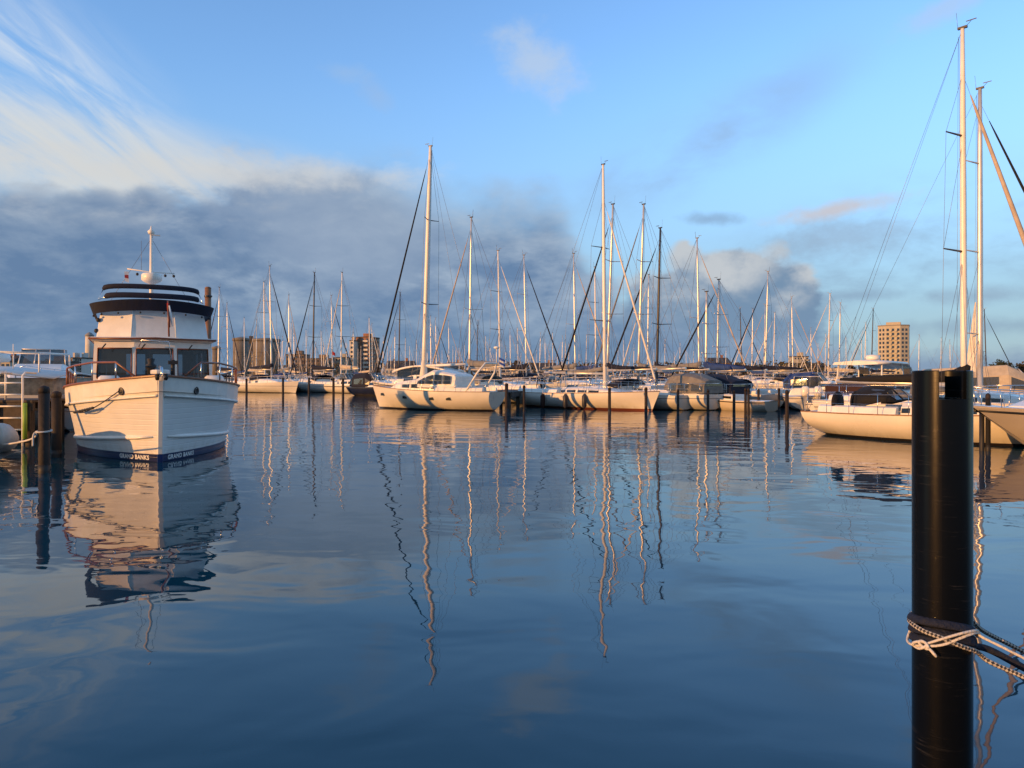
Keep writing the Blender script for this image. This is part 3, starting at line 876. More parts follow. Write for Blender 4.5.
    for fa, fb_, z0, z1 in ((0, 1, zb_, zs0), (0, 1, zs1, zt_), (0, .06, zs0, zs1), (.46, .54, zs0, zs1), (.94, 1, zs0, zs1)): panel(5, 0, fa, fb_, z0, z1)
    ho = house.build('deckhouse', 'white_gel', r)
    def window(i, j, fa, fb_):
        q = [lerp_z(i, zs0).lerp(lerp_z(j, zs0), fa), lerp_z(i, zs0).lerp(lerp_z(j, zs0), fb_), lerp_z(i, zs1).lerp(lerp_z(j, zs1), fb_), lerp_z(i, zs1).lerp(lerp_z(j, zs1), fa)]
        m = MB(); ctr = sum(q, Vector()) / 4
        nrm = (q[1] - q[0]).cross(q[3] - q[0]).normalized()
        if nrm.dot(ctr - Vector((xf - 3, 0, ctr.z))) < 0: nrm = -nrm
        inn = [p - nrm * .03 for p in q]
        m.quadplate(*inn, .008)
        g = m.build('window', 'window_glass', ho)
        fr = MB()
        for a, b in ((0, 1), (1, 2), (2, 3), (3, 0)): fr.tube([q[a] + nrm * .004, q[b] + nrm * .004], .015, 4)
        fr.build('frame', 'mahogany', g)
    for i, j, fa, fb_ in segs: window(i, j, fa, fb_)
    for i, j in ((0, 1), (4, 5)):
        for fa, fb_ in ((.04, .30), (.34, .62), (.66, .95)): window(i, j, fa, fb_)
    fl = MB(); fl.box((xf - 3.3, 0, 1.32), (5.6, 3.0, .05)); fl.build('cabin_sole', 'teak', ho)
    hm_ = MB(); hm_.box((xf - .75, -.5, 1.62), (.5, .9, .55)); hm_.build('helm_console', 'mahogany', ho)
    MB().box((xf - .9, .95, 2.0), (.05, .32, 1.0)).build('curtain', 'interior_pale', ho)
    MB().box((xf - .9, -1.0, 2.15), (.05, .52, .62)).build('curtain', 'interior_pale', ho)
    # roof slab with mahogany edge
    rp = lambda z, e: [Vector((xf - 6.6, -W - e, z)), Vector((xf - .30 + e, -W - e, z)), Vector((xf + e * 1.4, -.62, z)), Vector((xf + e * 1.6, 0, z + .02)), Vector((xf + e * 1.4, .62, z)), Vector((xf - .30 + e, W + e, z)), Vector((xf - 6.6, W + e, z))]
    rf = MB(); rf.loft([rp(2.742, .0), rp(2.80, .05), rp(2.84, .02)], True, True, False); ro = rf.build('roof', 'white_gel', r)
    tr = MB(); tr.tube(rp(2.80, .06), .026, 6); tr.build('edge_trim', 'mahogany', ro)
    # flybridge hidden by white canvas, three facets
    xq = xf - .28
    fp = lambda z, k, dx: [Vector((xf - 3.6, -1.50 * k, z)), Vector((xq - .55 + dx, -1.52 * k, z)), Vector((xq + dx, -.62 * k, z)), Vector((xq + dx, .58 * k, z)), Vector((xq - .55 + dx, 1.52 * k, z)), Vector((xf - 3.6, 1.50 * k, z))]
    fb = MB(); fb.loft([fp(2.842, 1.0, 0), fp(3.2, .965, -.08), fp(3.68, .91, -.18)], True, True, False)
    fo = fb.build('flybridge_canvas', 'white_cloth', r, bevel=.03)
    for k in (2, 3): MB().tube([fp(2.85, 1.0, .004)[k], fp(3.2, .965, -.075)[k], fp(3.58, .915, -.165)[k]], .012, 5).build('seam', 'white_paint', fo)
    # navy windscreen cover wrapped round the flybridge top
    def arc(k, z, dz_side, n=41):
        out = []
        for i in range(n):
            a = -math.pi * .5 + math.pi * i / (n - 1)
            y = 1.66 * k * math.sin(a); x = xq - 1.0 + 1.12 * k * abs(math.cos(a)) ** .5 if abs(math.cos(a)) > 1e-6 else xq - 1.0
            out.append(Vector((x, y, z - dz_side * (abs(y) / 1.66) ** 2)))
        return [Vector((xf - 3.4, -1.66 * k, z - dz_side))] + out + [Vector((xf - 3.4, 1.66 * k, z - dz_side))]
    cv = MB(); o1, o2 = arc(.97, 3.54, .10), arc(1.03, 3.83, .12)
    i1, i2 = arc(.93, 3.54, .10), arc(.99, 3.83, .12)
    cv.loft([[a, b, d, c] for a, b, c, d in zip(o1, o2, i1, i2)], True, True)
    co_ = cv.build('navy_windscreen_cover', 'navy_cloth', r); es = co_.modifiers.new('split', 'EDGE_SPLIT'); es.split_angle = R(40)
    sn = MB()
    for a in o1[3:-3:5]: sn.ball(a + Vector((0, 0, -.05)), .028, 5)
    sn.build('snap_fasteners', 'rubber', r)
    # two folded bimini bows
    for (x, hw, z, sag, rr) in ((xf - 1.7, 1.30, 4.03, .05, .066), (xf - 2.6, 1.38, 4.36, .08, .062)):
        m = MB(); n = 15
        pts = [Vector((x + .35 * math.cos(math.pi * (i / (n - 1) - .5)), hw * math.sin(math.pi * (i / (n - 1) - .5)), z - sag * (abs(2 * i / (n - 1) - 1)) ** 3)) for i in range(n)]
        m.tube(pts, [rr * .75] + [rr] * (n - 2) + [rr * .75], 10, squash=1.15)
        bo_ = m.build('bimini_cover', 'navy_cloth', r)
        for sg in (1, -1):
            MB().tube([Vector((x, sg * hw, z - sag)), Vector((xf - 2.2, sg * 1.5, 3.95))], .018, 6).build('bimini_frame', 'steel', bo_)
    # mast, yard, radar
    xm = xf - 3.3
    ma = MB(); ma.tube([(xm, 0, 2.8), (xm - .02, 0, 4.6), (xm - .06, 0, 6.02)], [.075, .065, .045], 10); mo = ma.build('mast', 'white_paint', r)
    MB().lathe([(.09, 6.02), (.12, 6.1), (.05, 6.16), (.02, 6.26)], 12, (xm - .06, 0, 0)).build('masthead_light', 'white_paint', mo)
    MB().box((xm - .05, .12, 6.0), (.1, .3, .03)).build('light_bracket', 'white_paint', mo)
    yd = MB(); yd.tube([(xm - .03, -.72, 4.96), (xm - .03, 0, 4.90), (xm - .03, .70, 4.90)], .018, 6)
    yo = yd.build('yardarm', 'white_paint', mo)
    for y in (-.42, .42, .68): MB().ball((xm - .03, y, 4.82), .045, 6).build('deck_light', 'rubber', yo)
    MB().lathe([(.05, 4.50), (.24, 4.58), (.31, 4.63), (.31, 4.78), (.27, 4.82), (.05, 4.84)], 20, (xm + .28, 0, 0)).build('radar_dome', 'white_paint', mo)
    MB().box((xm + .15, 0, 4.54), (.4, .14, .05)).build('radar_bracket', 'steel', mo)
    rg = MB()
    for sg in (1, -1): rg.tube([(xm - .05, 0, 5.9), (xm - .4, sg * 1.3, 3.9)], .006, 4)
    rg.tube([(xm - .03, -.3, 4.92), (xm - .03, -.3, 5.8)], .006, 4); rg.build('rigging', 'wire', mo)
    fg = MB(); fg.quadplate((xm - .03, -.80, 4.88), (xm - .03, -.68, 4.88), (xm - .05, -.66, 4.56), (xm - .05, -.79, 4.60), .01); fg.build('courtesy_flag', 'flag_white', yo)
    fg = MB(); fg.quadplate((xm - .017, -.795, 4.78), (xm - .017, -.685, 4.78), (xm - .03, -.68, 4.68), (xm - .03, -.79, 4.70), .01); fg.build('flag_stripe', 'red', yo)
    # jackstaff with furled red flag
    js = MB()
    js.tube([(xf + .25, .36, 2.86), (xf + .12, .34, 3.78)], .025, 8); so = js.build('flag_staff', 'mahogany', r)
    f = MB(); f.tube([(xf + .14, .34, 3.72), (xf + .14, .36, 3.5), (xf + .17, .37, 3.3), (xf + .2, .38, 3.1)], [.03, .04, .035, .02], 7, squash=.5); f.build('furled_flag', 'red', so)
    f = MB(); f.tube([(xf + .16, .37, 3.66), (xf + .17, .41, 3.4), (xf + .2, .45, 3.12)], [.02, .035, .01], 6, squash=.5); f.build('flag_fold', 'flag_white', so)
    # bow platform, anchor, windlass
    pl = MB(); zz = z_s(0) + .06
    pl.loft([[Vector((x, -w, zz)), Vector((x, w, zz)), Vector((x, w, zz + .09)), Vector((x, -w, zz + .09))] for x, w in ((-.9, .2), (.55, .19), (1.0, .12))], True, True, False)
    po = pl.build('bow_platform', 'white_gel', r, bevel=.02)
    for y in (-.09, .09): MB().lathe([(.03, -.05), (.07, -.03), (.07, .03), (.03, .05)], 12, (.9, y, zz - .06), 'Y').build('bow_roller', 'rubber', po)
    a = MB(); a.tube([(-.4, 0, zz + .16), (.95, 0, zz + .12), (1.1, 0, zz - .02)], .03, 6)
    a.loft([[Vector((1.08, -.02, zz + .0)), Vector((1.12, .02, zz + .02)), Vector((1.1, 0, zz - .04))], [Vector((.85, -.11, zz - .11)), Vector((.9, .11, zz - .11)), Vector((.8, 0, zz - .15))]], True, True, False)
    a.build('anchor', 'steel', r)
    w = MB(); w.lathe([(.09, zz), (.09, zz + .12), (.13, zz + .14), (.13, zz + .2), (.07, zz + .24), (.1, zz + .34), (.02, zz + .36)], 14, (-.75, -.18, 0)); w.build('windlass', 'rubber', r)
    w = MB(); w.tube([(-.62, .32, zz - .1), (-.62, .32, zz + .32)], .05, 8).box((-.62, .32, zz + .26), (.14, .22, .08)); w.build('mooring_bitt', 'rubber', r)
    w = MB(); w.tube([(xf + .1, .45, 2.1), (xf + .35, .35, 2.72), (xf + .3, -.35, 2.76), (xf + .05, -.42, 2.6)], .014, 5); w.build('hand_rail', 'steel', r)
    for y, z in ((-1.25, 2.72), (-.25, 2.73), (1.0, 2.72)):
        MB().tube([(xf + .02, y, z - .06), (xf + .03, y - .12, z - .2)], .018, 5).build('wiper', 'rubber', r)
    # liferaft canister and buoyant cushion
    for (x, y) in ((-2.6, -1.15), (-3.0, 1.55)):
        MB().tube([(x, y - .26, 1.72), (x, y - .2, 1.72), (x, y + .2, 1.72), (x, y + .26, 1.72)], [.10, .15, .15, .10], 12).build('deck_fender', 'white_gel', r)
    # stanchions with mahogany rail
    rl = MB(); rp_ = {}
    for sg in (1, -1):
        tops = []
        for d in (.9, 1.6, 2.4, 3.2, 4.0, 4.7, 5.4, 6.1, 6.8, 7.6):
            b = bul(d, 1); q = Vector((b.x, sg * (b.y - .05), b.z + .04)); hgt = .36 if d < 1 else .42
            t = q + Vector((0, 0, hgt)); tops.append(t); MB().tube([q, t], .019, 6).build('stanchion', 'steel' if d < 3 else 'mahogany', r)
        b = bul(.45, 1)
        MB().tube([Vector((b.x, sg * (b.y - .03), b.z + .06))] + tops, .024, 7).build('hand_rail', 'mahogany', r)
    # spotlight and horn on the canvas side
    for y, z in ((-1.47, 3.3), (-1.52, 3.02)): MB().ball((xf - .9, y, z), .06, 6).build('horn', 'rubber', r)
    r.scale = (.95, .88, 1.0)
    return r, hullp, bul


hull_mat('hull_white', (.76, .74, .69), boot=(.03, .03, .04), boot_top=.05, stripe=(.03, .04, .09), stripe_z=(.62, .65))
hull_mat('hull_cream', (.74, .70, .60), boot=(.03, .025, .03), boot_top=.07)
hull_mat('hull_redboot', (.77, .74, .68), boot=(.20, .06, .035), boot_top=.10)
hull_mat('hull_bluestripe', (.76, .75, .72), boot=(.02, .05, .16), boot_top=.09, stripe=(.03, .08, .25), stripe_z=(.52, .60))
hull_mat('hull_navy', (.015, .022, .06), boot=(.05, .05, .055), boot_top=.06)
hull_mat('hull_blue', (.03, .08, .22), boot=(.5, .5, .48), boot_top=.05)
hull_mat('hull_tan', (.62, .56, .47), boot=(.5, .42, .32), boot_top=.02, rough=.35)
hull_mat('hull_grey', (.50, .50, .49), boot=(.03, .03, .04), boot_top=.08)


# ------------------------------------------------------------------ water, shore
def water():
    m = bpy.data.materials.new('sea_water'); m.use_nodes = True
    nt = m.node_tree; b = nt.nodes['Principled BSDF']
    b.inputs['Base Color'].default_value = (.002, .042, .070, 1)
    b.inputs['Roughness'].default_value = .015; b.inputs['IOR'].default_value = 1.42
    ge = nt.nodes.new('ShaderNodeNewGeometry'); sp = nt.nodes.new('ShaderNodeSeparateXYZ'); nt.links.new(ge.outputs['Position'], sp.inputs[0])
    x, y = X(nt, sp.outputs[0]), X(nt, sp.outputs[1])
    swell = noise(nt, vec(nt, x * .30 + y * .08, y * .42, .3), 1.0, 2, .5, .4)
    wave = noise(nt, vec(nt, x * .75, y * 1.05, 4.0), 1.0, 2, .45, .5)
    rip = noise(nt, vec(nt, x * 1.9 + y * .4, y * 2.6, 7.0), 1.0, 2, .5, .3)
    fine = noise(nt, vec(nt, x * 6.0, y * 8.0, 1.0), 1.0, 2, .5)
    gust = noise(nt, vec(nt, x * .05, y * .09, 2.0), 1.0, 3, .55).smooth(.38, .66)
    far = y.smooth(9.0, 26.0)
    h = swell * .030 + wave * .0135 + rip * (far * .0042 + gust * .0020 + .0013) + fine * (far * gust * .0016 + far * .0004 + .00012)
    bp = nt.nodes.new('ShaderNodeBump'); bp.inputs['Strength'].default_value = 1.0; bp.inputs['Distance'].default_value = 1.0
    nt.links.new(h.k, bp.inputs['Height']); nt.links.new(bp.outputs[0], b.inputs['Normal'])
    s = 2500.0
    o = MB().add([(-s, -s, 0), (s, -s, 0), (s, s, 0), (-s, s, 0)], [(0, 1, 2, 3)]).build('water', m)
    tag(o, kind='structure')
    g = MB(); n = 40
    top = []; 
    xs = [-1600 + 3200 * i / n for i in range(n + 1)]
    yy = [262 + 10 * math.sin(x_ * .011) for x_ in xs]
    g.loft([[Vector((x_, y_ - 4, -1)), Vector((x_, y_, 1.0)), Vector((x_ * 1.2, 700, 1.6)), Vector((x_ * 2, 2400, 2.5)), Vector((x_ * 2, 2401, -1))] for x_, y_ in zip(xs, yy)], False, False, False)
    tag(g.build('shore', 'shore_ground'), kind='structure')
    q = MB(); q.loft([[Vector((x_, y_ - 5, -1)), Vector((x_, y_ - 5, 1.2)), Vector((x_, y_ - 3.6, 1.2)), Vector((x_, y_ - 3.6, -1))] for x_, y_ in zip(xs, yy)], True, True, False)
    tag(q.build('quay_wall', 'quay_stone'), 'long grey stone quay wall along the far shore of the harbour', 'quay wall')


water()


# ------------------------------------------------------------------ buildings behind the harbour
def block(name, label, px0, px1, py, Y, depth, wall, floors, cols, base=1.2, win=(.55, .5), cat='building', roof='flat', turn=0.0, balcony=False, side=0, roof_m='roof_dark'):
    x0, x1 = (px0 - 512) / FPX * Y, (px1 - 512) / FPX * Y
    H = CAM_H - (py - HOR) / FPX * Y - base; W = x1 - x0
    r = empty(name, ((x0 + x1) / 2, Y, base), math.atan2(-(x0 + x1) / 2, Y) * -1 * 0 + turn, label, cat)
    MB().box((0, depth / 2, H / 2), (W, depth, H)).build('wall', wall, r)
    if roof == 'flat':
        ro = MB().box((0, depth / 2, H + .25), (W + .5, depth + .5, .5)).build('roof', roof_m, r)
        MB().box((W * .12, depth / 2, H + 1.4), (W * .3, depth * .4, 2.2)).build('roof_housing', wall, ro)
    else:
        rh = W * .3 if W < depth else depth * .4
        m = MB(); m.prism([(-W / 2 - .3, -.3, H), (-W / 2 - .3, depth / 2, H + rh), (-W / 2 - .3, depth + .3, H)], (W + .6, 0, 0)); ro = m.build('roof', roof_m, r)
        MB().box((W * .22, depth / 2, H + rh + .3), (.9, .9, 1.6)).build('chimney', 'brick_red', ro)
    fh = H / floors; cw = W / cols
    proto = None
    for i in range(floors):
        for j in range(cols):
            if floors * cols > 100: break
            c = (-W / 2 + cw * (j + .5), -.03, fh * (i + .52))
            if proto is None:
                proto = MB().box((0, 0, 0), (cw * win[0], .12, fh * win[1])).build('window', 'far_glass', r); w = proto
            else:
                w = proto.copy(); COL.objects.link(w)
            w.location = c
        if side:
            nc = max(1, int(depth / max(cw, 3)))
            for j in range(min(nc, 3)):
                w = proto.copy(); COL.objects.link(w); w.rotation_euler = (0, 0, R(90)); w.location = (side * (W / 2 + .03), depth * (j + .5) / min(nc, 3), fh * (i + .52))
    if balcony:
        bp_ = None
        for i in range(1, floors):
            for q in (-.30, .32):
                if bp_ is None: bp_ = MB().box((0, -.7, 0), (W * .26, 1.3, 1.05)).build('balcony', 'render_white', r); b = bp_
                else: b = bp_.copy(); COL.objects.link(b)
                b.location = (q * W, 0, fh * i + .3)
    return r


def silo(px0, px1, py, Y, label):
    rad = (px1 - px0) / 2 / FPX * Y; x = ((px0 + px1) / 2 - 512) / FPX * Y; H = CAM_H - (py - HOR) / FPX * Y - 1.2
    r = empty('storage_silo', (x, Y + rad, 1.2), 0, label, 'silo', 'concrete storage silos on the far shore')
    MB().lathe([(rad, 0), (rad, H * .5), (rad, H)], 32).build('shell', 'silo_concrete', r)
    MB().lathe([(rad + .25, H - .9), (rad + .25, H + .2), (rad * .2, H + .8), (.1, H + .8)], 32).build('roof', 'silo_concrete', r)
    for k in range(3): MB().lathe([(rad + .06, H * (.2 + .22 * k)), (rad + .14, H * (.2 + .22 * k) + .1), (rad + .06, H * (.2 + .22 * k) + .25)], 32).build('band', 'silo_concrete', r)
    return r


silo(230.5, 246, 338.5, 330, 'wide brown concrete silo nearer the brown guide pile, half of a pair')
silo(249, 275.5, 339, 345, 'widest brown concrete silo of the pair, the one farther from the trawler')
silo(211, 218.5, 347.5, 360, 'small low round silo just beside the brown guide pile')
block('link_building', 'dark narrow building filling the gap between the two big silos', 243, 252, 341, 352, 8, 'roof_dark', 3, 2)
block('brick_tower_block', 'tall orange brick tower block with pale balconies and dark side', 351, 370, 337.5, 420, 14, 'brick_red', 9, 4, balcony=True, side=1, turn=R(-14))
block('stair_tower', 'pale slim stair tower standing against the orange brick tower block', 349.5, 354, 341, 415, 6, 'render_white', 8, 1, turn=R(-14))
block('apartment_house', 'brown brick apartment house with flat roof next to the round silos', 286, 304, 355, 400, 12, 'brick_brown', 5, 6)
block('apartment_house', 'long lower brown apartment house halfway between silos and brick tower', 305, 331, 359, 395, 12, 'brick_brown', 4, 9)
block('apartment_house', 'tan apartment house close beside the orange brick tower block', 332, 347, 358, 410, 12, 'render_cream', 4, 5)
block('harbour_shed', 'long pale low harbour shed behind the deck saloon yacht', 385, 412, 368.5, 300, 14, 'render_white', 1, 7, roof='gable')
block('harbour_house', 'small red roofed harbour house on the shore behind the timber jetty', 446, 462, 367, 310, 10, 'render_cream', 2, 4, roof='gable', roof_m='brick_red')
block('harbour_shed', 'pale shed with dark gable roof beyond the stern of the side-on sloop', 533, 556, 369.5, 300, 12, 'render_white', 1, 6, roof='gable')
block('harbour_house', 'brown gabled shore house among the trees near the tan furled genoa', 712, 731, 363, 300, 12, 'brick_brown', 2, 5, roof='gable')
block('terraced_building', 'cream stepped office building with roof terrace behind the masts', 789.5, 810, 364, 380, 16, 'render_cream', 4, 6)
block('penthouse_block', 'upper cream storey block set back on the stepped office building', 794, 808.5, 357, 390, 8, 'render_cream', 6, 5)
block('white_villa', 'low white villa among trees beside the stepped cream office building', 811, 828, 368, 330, 9, 'render_white', 2, 5, roof='gable')
block('apartment_house', 'brown apartment row with pale window bays behind the moored cruiser', 36, 64, 362, 300, 10, 'brick_brown', 4, 8)
block('apartment_house', 'white apartment slab nearer the moored cruiser, first of two', 66, 72.5, 358.5, 310, 9, 'render_white', 6, 3)
block('apartment_house', 'white apartment slab closest to the trawler bow rail, second of two', 75, 81.5, 358.5, 312, 9, 'render_white', 6, 3)
block('gabled_house', 'dark roofed gabled house with chimney beyond the moored cruiser', -14, 10, 362, 210, 9, 'render_cream', 2, 5, roof='gable', base=.9)
t = empty('lighthouse_tower', ((89.5 - 512) / FPX * 520, 520, 1.5), 0, 'slim pale round tower rising just behind the trawler flybridge', 'tower')
MB().lathe([(2.9, 0), (2.7, 20), (2.6, 27.5)], 20).build('shell', 'render_white', t); MB().lathe([(2.9, 27.5), (2.9, 28.3), (1.2, 30.0), (.1, 30.4)], 20).build('cap', 'balcony_grey', t)


def cream_tower():
    Y = 520; x = (893.5 - 512) / FPX * Y; H = 34.5
    r = empty('cream_tower_block', (x, Y, 1.5), R(-30), 'tall cream faceted tower block with rows of dark windows', 'building')
    pts = [(-9.6, -3), (-4.5, -7), (4.5, -7), (9.6, -3), (9.6, 8), (-9.6, 8)]
    m = MB(); m.loft([[Vector((a, b, z)) for a, b in pts] for z in (0, H)], True, True, False); m.build('wall', 'render_cream', r)
    m = MB(); m.loft([[Vector((a * k, b * k, z)) for a, b in pts] for z, k in ((H, 1.03), (H + .7, 1.03))], True, True, False); ro = m.build('roof', 'balcony_grey', r)
    MB().box((0, 0, H + 1.6), (9, 7, 2.2)).build('roof_housing', 'render_cream', ro)
    wp = MB().box((0, 0, 0), (1.5, .2, 1.7)).build('window', 'far_glass', r); first = True
    bp = None
    for i in range(11):
        z = 1.9 + i * 2.98
        for (a, b), fs in (((pts[0], pts[1]), (.3, .72)), ((pts[1], pts[2]), (.14, .5, .86)), ((pts[2], pts[3]), (.28, .7)), ((pts[5], pts[0]), (.3,)), ((pts[3], pts[4]), (.7,))):
            for f in fs:
                w = wp if first else wp.copy()
                if not first: COL.objects.link(w)
                first = False
                w.location = (a[0] + (b[0] - a[0]) * f, a[1] + (b[1] - a[1]) * f, z); w.rotation_euler = (0, 0, math.atan2(b[1] - a[1], b[0] - a[0]))
        for f in (.32, .68):
            if bp is None: bp = MB().box((0, 0, 0), (1.5, 1.0, 1.0)).build('balcony', 'render_cream', r); b = bp
            else: b = bp.copy(); COL.objects.link(b)
            b.location = (-4.5 + 9 * f, -7.5, z - .9)
cream_tower()


# ------------------------------------------------------------------ trees
def leaf_cloud(m, c, rad, n, size, rg):
    for _ in range(n):
        while True:
            p = Vector((rg.uniform(-1, 1), rg.uniform(-1, 1), rg.uniform(-1, 1)))
            if .25 < p.length < 1: break
        p = Vector((p.x * rad[0], p.y * rad[1], p.z * rad[2])) + Vector(c)
        s = size * rg.uniform(.6, 1.3)
        a = Vector((rg.uniform(-1, 1), rg.uniform(-1, 1), rg.uniform(-1, 1))).normalized(); b = a.orthogonal().normalized(); q = a.cross(b)
        m.add([p + b * s, p + q * s * .7, p - b * s, p - q * s * .7], [(0, 1, 2, 3)])


def tree(label, px, py, w_px, Y, mt='foliage', seed=1):
    rg = random.Random(seed)
    x = (px - 512) / FPX * Y; H = CAM_H - (py - 4 - HOR) / FPX * Y - 1.0; W = w_px / FPX * Y / 2
    r = empty('broadleaf_tree', (x, Y, 1.0), rg.uniform(0, 6), label, 'tree', 'trees along the far shore')
    t = MB(); t.tube([(0, 0, 0), (.1, 0, H * .35), (.0, .1, H * .7)], [W * .09, W * .07, W * .03], 8)
    for k in range(5):
        a = k * 1.3; t.tube([(.05, 0, H * (.3 + .06 * k)), (math.cos(a) * W * .5, math.sin(a) * W * .5, H * (.55 + .05 * k))], [W * .04, W * .015], 6)
    t.build('trunk', 'bark', r)
    c = MB()
    for k in range(16):
        a = rg.uniform(0, 6.3); q = rg.uniform(0, .75); hz = rg.uniform(.32, .86)
        s = (1 - abs(hz - .5) * 1.1)
        leaf_cloud(c, (math.cos(a) * W * q * s, math.sin(a) * W * q * s, H * hz), (W * .36, W * .36, H * .15), 75, max(.22, W * .075), rg)
    c.build('crown', mt, r)


for i, (px, py, w, Y, mt, lb) in enumerate((
        (681, 366, 17, 262, 'foliage', 'round dark tree standing alone behind the yacht with pale furled genoa'),
        (716, 369, 20, 290, 'foliage_brown', 'bushy brownish tree beside the brown gabled shore house'),
        (741, 366, 24, 285, 'foliage_brown', 'broad brownish tree past the gabled house towards the office building'),
        (763, 368, 20, 270, 'foliage', 'dark green tree midway between gabled house and stepped office building'),
        (793, 371, 12, 280, 'foliage', 'small dark tree at the foot of the stepped office building'),
        (803, 372, 14, 275, 'foliage_brown', 'low brown tree in front of the stepped office building'),
        (836, 370, 16, 290, 'foliage', 'dark tree beside the low white villa'),
        (851, 367, 14, 300, 'foliage_brown', 'round tree nearest the cream faceted tower block'),
        (1001, 361, 24, 230, 'foliage', 'big green tree beyond the tan canvas canopy past the black pile'),
        (1022, 366, 20, 235, 'foliage_brown', 'lower tree at the edge of view beyond the tan canvas canopy'),
        (480, 367, 14, 280, 'foliage', 'dark tree showing above the end of the timber jetty'),
        (516, 364, 13, 275, 'foliage_brown', 'brown conical tree behind the blue and white flag'),
        (575, 368, 16, 280, 'foliage', 'low green tree behind the long side-on sloop'))):
    tree(lb, px, py, w, Y, mt, i + 3)

tl = MB(); rg = random.Random(5)
for _ in range(150):
    px = rg.uniform(380, 880) if rg.random() < .78 else rg.choice((rg.uniform(-60, 60), rg.uniform(960, 1150), rg.uniform(276, 350)))
    Y = rg.uniform(285, 330); hh = rg.uniform(3.6, 7.2)
    leaf_cloud(tl, ((px - 512) / FPX * Y, Y, 1.0 + hh * .5), (rg.uniform(3, 6), 3, hh * .55), 60, .55, rg)
tag(tl.build('treeline', 'foliage_brown'), 'low band of shrubs and trees along the far shore', 'treeline', None, 'stuff')


# ------------------------------------------------------------------ jetties and piles
def jetty(label, x0, y0, x1, y1, w=1.8, z=.75, m='jetty_wood', step=3.0):
    a, b = Vector((x0, y0, 0)), Vector((x1, y1, 0)); L = (b - a).length; t = (b - a).normalized(); n = Vector((-t.y, t.x, 0))
    r = empty('jetty', a, math.atan2(t.y, t.x), label, 'jetty', 'wooden jetties of the marina')
    d = MB(); k = int(L / .9)
    for i in range(k): d.box(((i + .5) * L / k, 0, z), (L / k - .02, w, .06))
    d.build('deck_planks', m, r)
    for sg in (1, -1): MB().box((L / 2, sg * (w / 2 - .06), z - .15), (L, .1, .22)).build('side_beam', m, r)
    p0 = None
    for i in range(max(2, int(L / step)) + 1):
        for sg in (1, -1):
            if p0 is None: p0 = MB().tube([(0, 0, -1), (0, 0, z + .02)], .11, 8).build('leg', m, r); p = p0
            else: p = p0.copy(); COL.objects.link(p)
            p.location = (min(L - .2, .2 + i * L / max(2, int(L / step))), sg * (w / 2 - .2), 0)
    return r


def pile(label, px, py_top, py_water, wpx, m='pile_wood', name='mooring_pile', group='dark mooring piles standing in the basin', lean=0.0):
    p = on_water(px, py_water); Y = p.y; ztop = CAM_H - (py_top - HOR) / FPX * Y; rad = max(.05, wpx / FPX * Y / 2)
    r = empty(name, (p.x, Y, 0), 0, label, 'mooring pile', group)
    r.rotation_euler = (0, lean, 0)
    MB().tube([(0, 0, -1.5), (0, 0, .3), (0, 0, ztop - .03)], [rad * 1.05, rad * 1.02, rad], 14).build('shaft', m, r)
    MB().lathe([(rad * 1.03, ztop - .1), (rad * 1.05, ztop - .02), (rad * .85, ztop + .02), (.005, ztop + .05)], 14).build('cap', 'pile_wood', r)
    MB().lathe([(rad * 1.06, -.3), (rad * 1.08, .04), (rad * 1.03, .16)], 14).build('weed_band', 'rubber', r)
    return r


# ------------------------------------------------------------------ trawler and its neighbours
TR, tr_hull, tr_bul = trawler()


def water_at(px, py): return on_water(px, py)


p1 = pile('taller dark wooden mooring pile with white rope, nearer the rubber dinghy', 44, 388, 473, 10, name='wooden_pile', group='pair of piles beside the trawler')
p2 = pile('shorter dark wooden mooring pile close to the trawler hull', 56.5, 393, 457, 9, name='wooden_pile', group='pair of piles beside the trawler')
gp = empty('guide_pile', at(208, 375, 33) * 1.0, 0, 'tall brown steel guide pile rising behind the trawler stern', 'guide pile')
gp.location.z = 0
gt = CAM_H + 87 / FPX * 33
MB().tube([(0, 0, -1), (0, 0, gt - .02)], .135, 16).build('shaft', 'brown_steel', gp)
MB().lathe([(.138, gt - .02), (.14, gt), (.09, gt + .05), (.01, gt + .06)], 16).build('cap', 'brown_steel', gp)
MB().lathe([(.15, gt - .42), (.16, gt - .40), (.16, gt - .34), (.15, gt - .32)], 16).build('collar', 'alu_dark', gp)
for a in (.2, 1.4): MB().box((.17 * math.cos(a), .17 * math.sin(a) * -1, gt - .37), (.06, .06, .05)).build('bolt', 'alu_dark', gp)

# jetty with ladder on the trawler's other side
J0 = jetty('dark timber jetty with ladder between the dinghy and the moored cruiser', -34, 20.9, -12.75, 20.6, 1.7, 1.18, step=2.4)
fas = MB().box((10.6, -.86, .72), (21.2, .05, .62)).build('fascia_board', 'jetty_wood', J0)
lad = empty('boarding_ladder', (at(14.5, 399, 19.85).x, 19.68, 0), 0, 'white pool style ladder with lime green sleeves on the timber jetty', 'ladder')
for sx in (-.33, .33):
    MB().tube([(sx, 0, -.6), (sx, 0, 1.86), (sx, .12, 1.95), (sx, .55, 1.93)], .028, 8).build('stile', 'white_paint', lad)
    MB().tube([(sx * 1.22, -.02, .18), (sx * 1.22, -.02, 1.14)], .055, 10).build('sleeve', 'green_tube', lad)
for k in range(6): MB().tube([(-.33, 0, .12 + k * .31), (.33, 0, .12 + k * .31)], .022, 8).build('rung', 'white_paint', lad)
rl = empty('jetty_railing', (-34, 20.15, 1.2), 0, 'white tubular railing along the timber jetty by the ladder', 'railing')
for k in range(12): MB().tube([(1 + k * 1.75, 0, 0), (1 + k * 1.75, 0, .78)], .026, 8).build('post', 'white_paint', rl)
for z in (.42, .78): MB().tube([(1, 0, z), (1 + 11 * 1.75, 0, z)], .022, 8).build('rail', 'white_paint', rl)

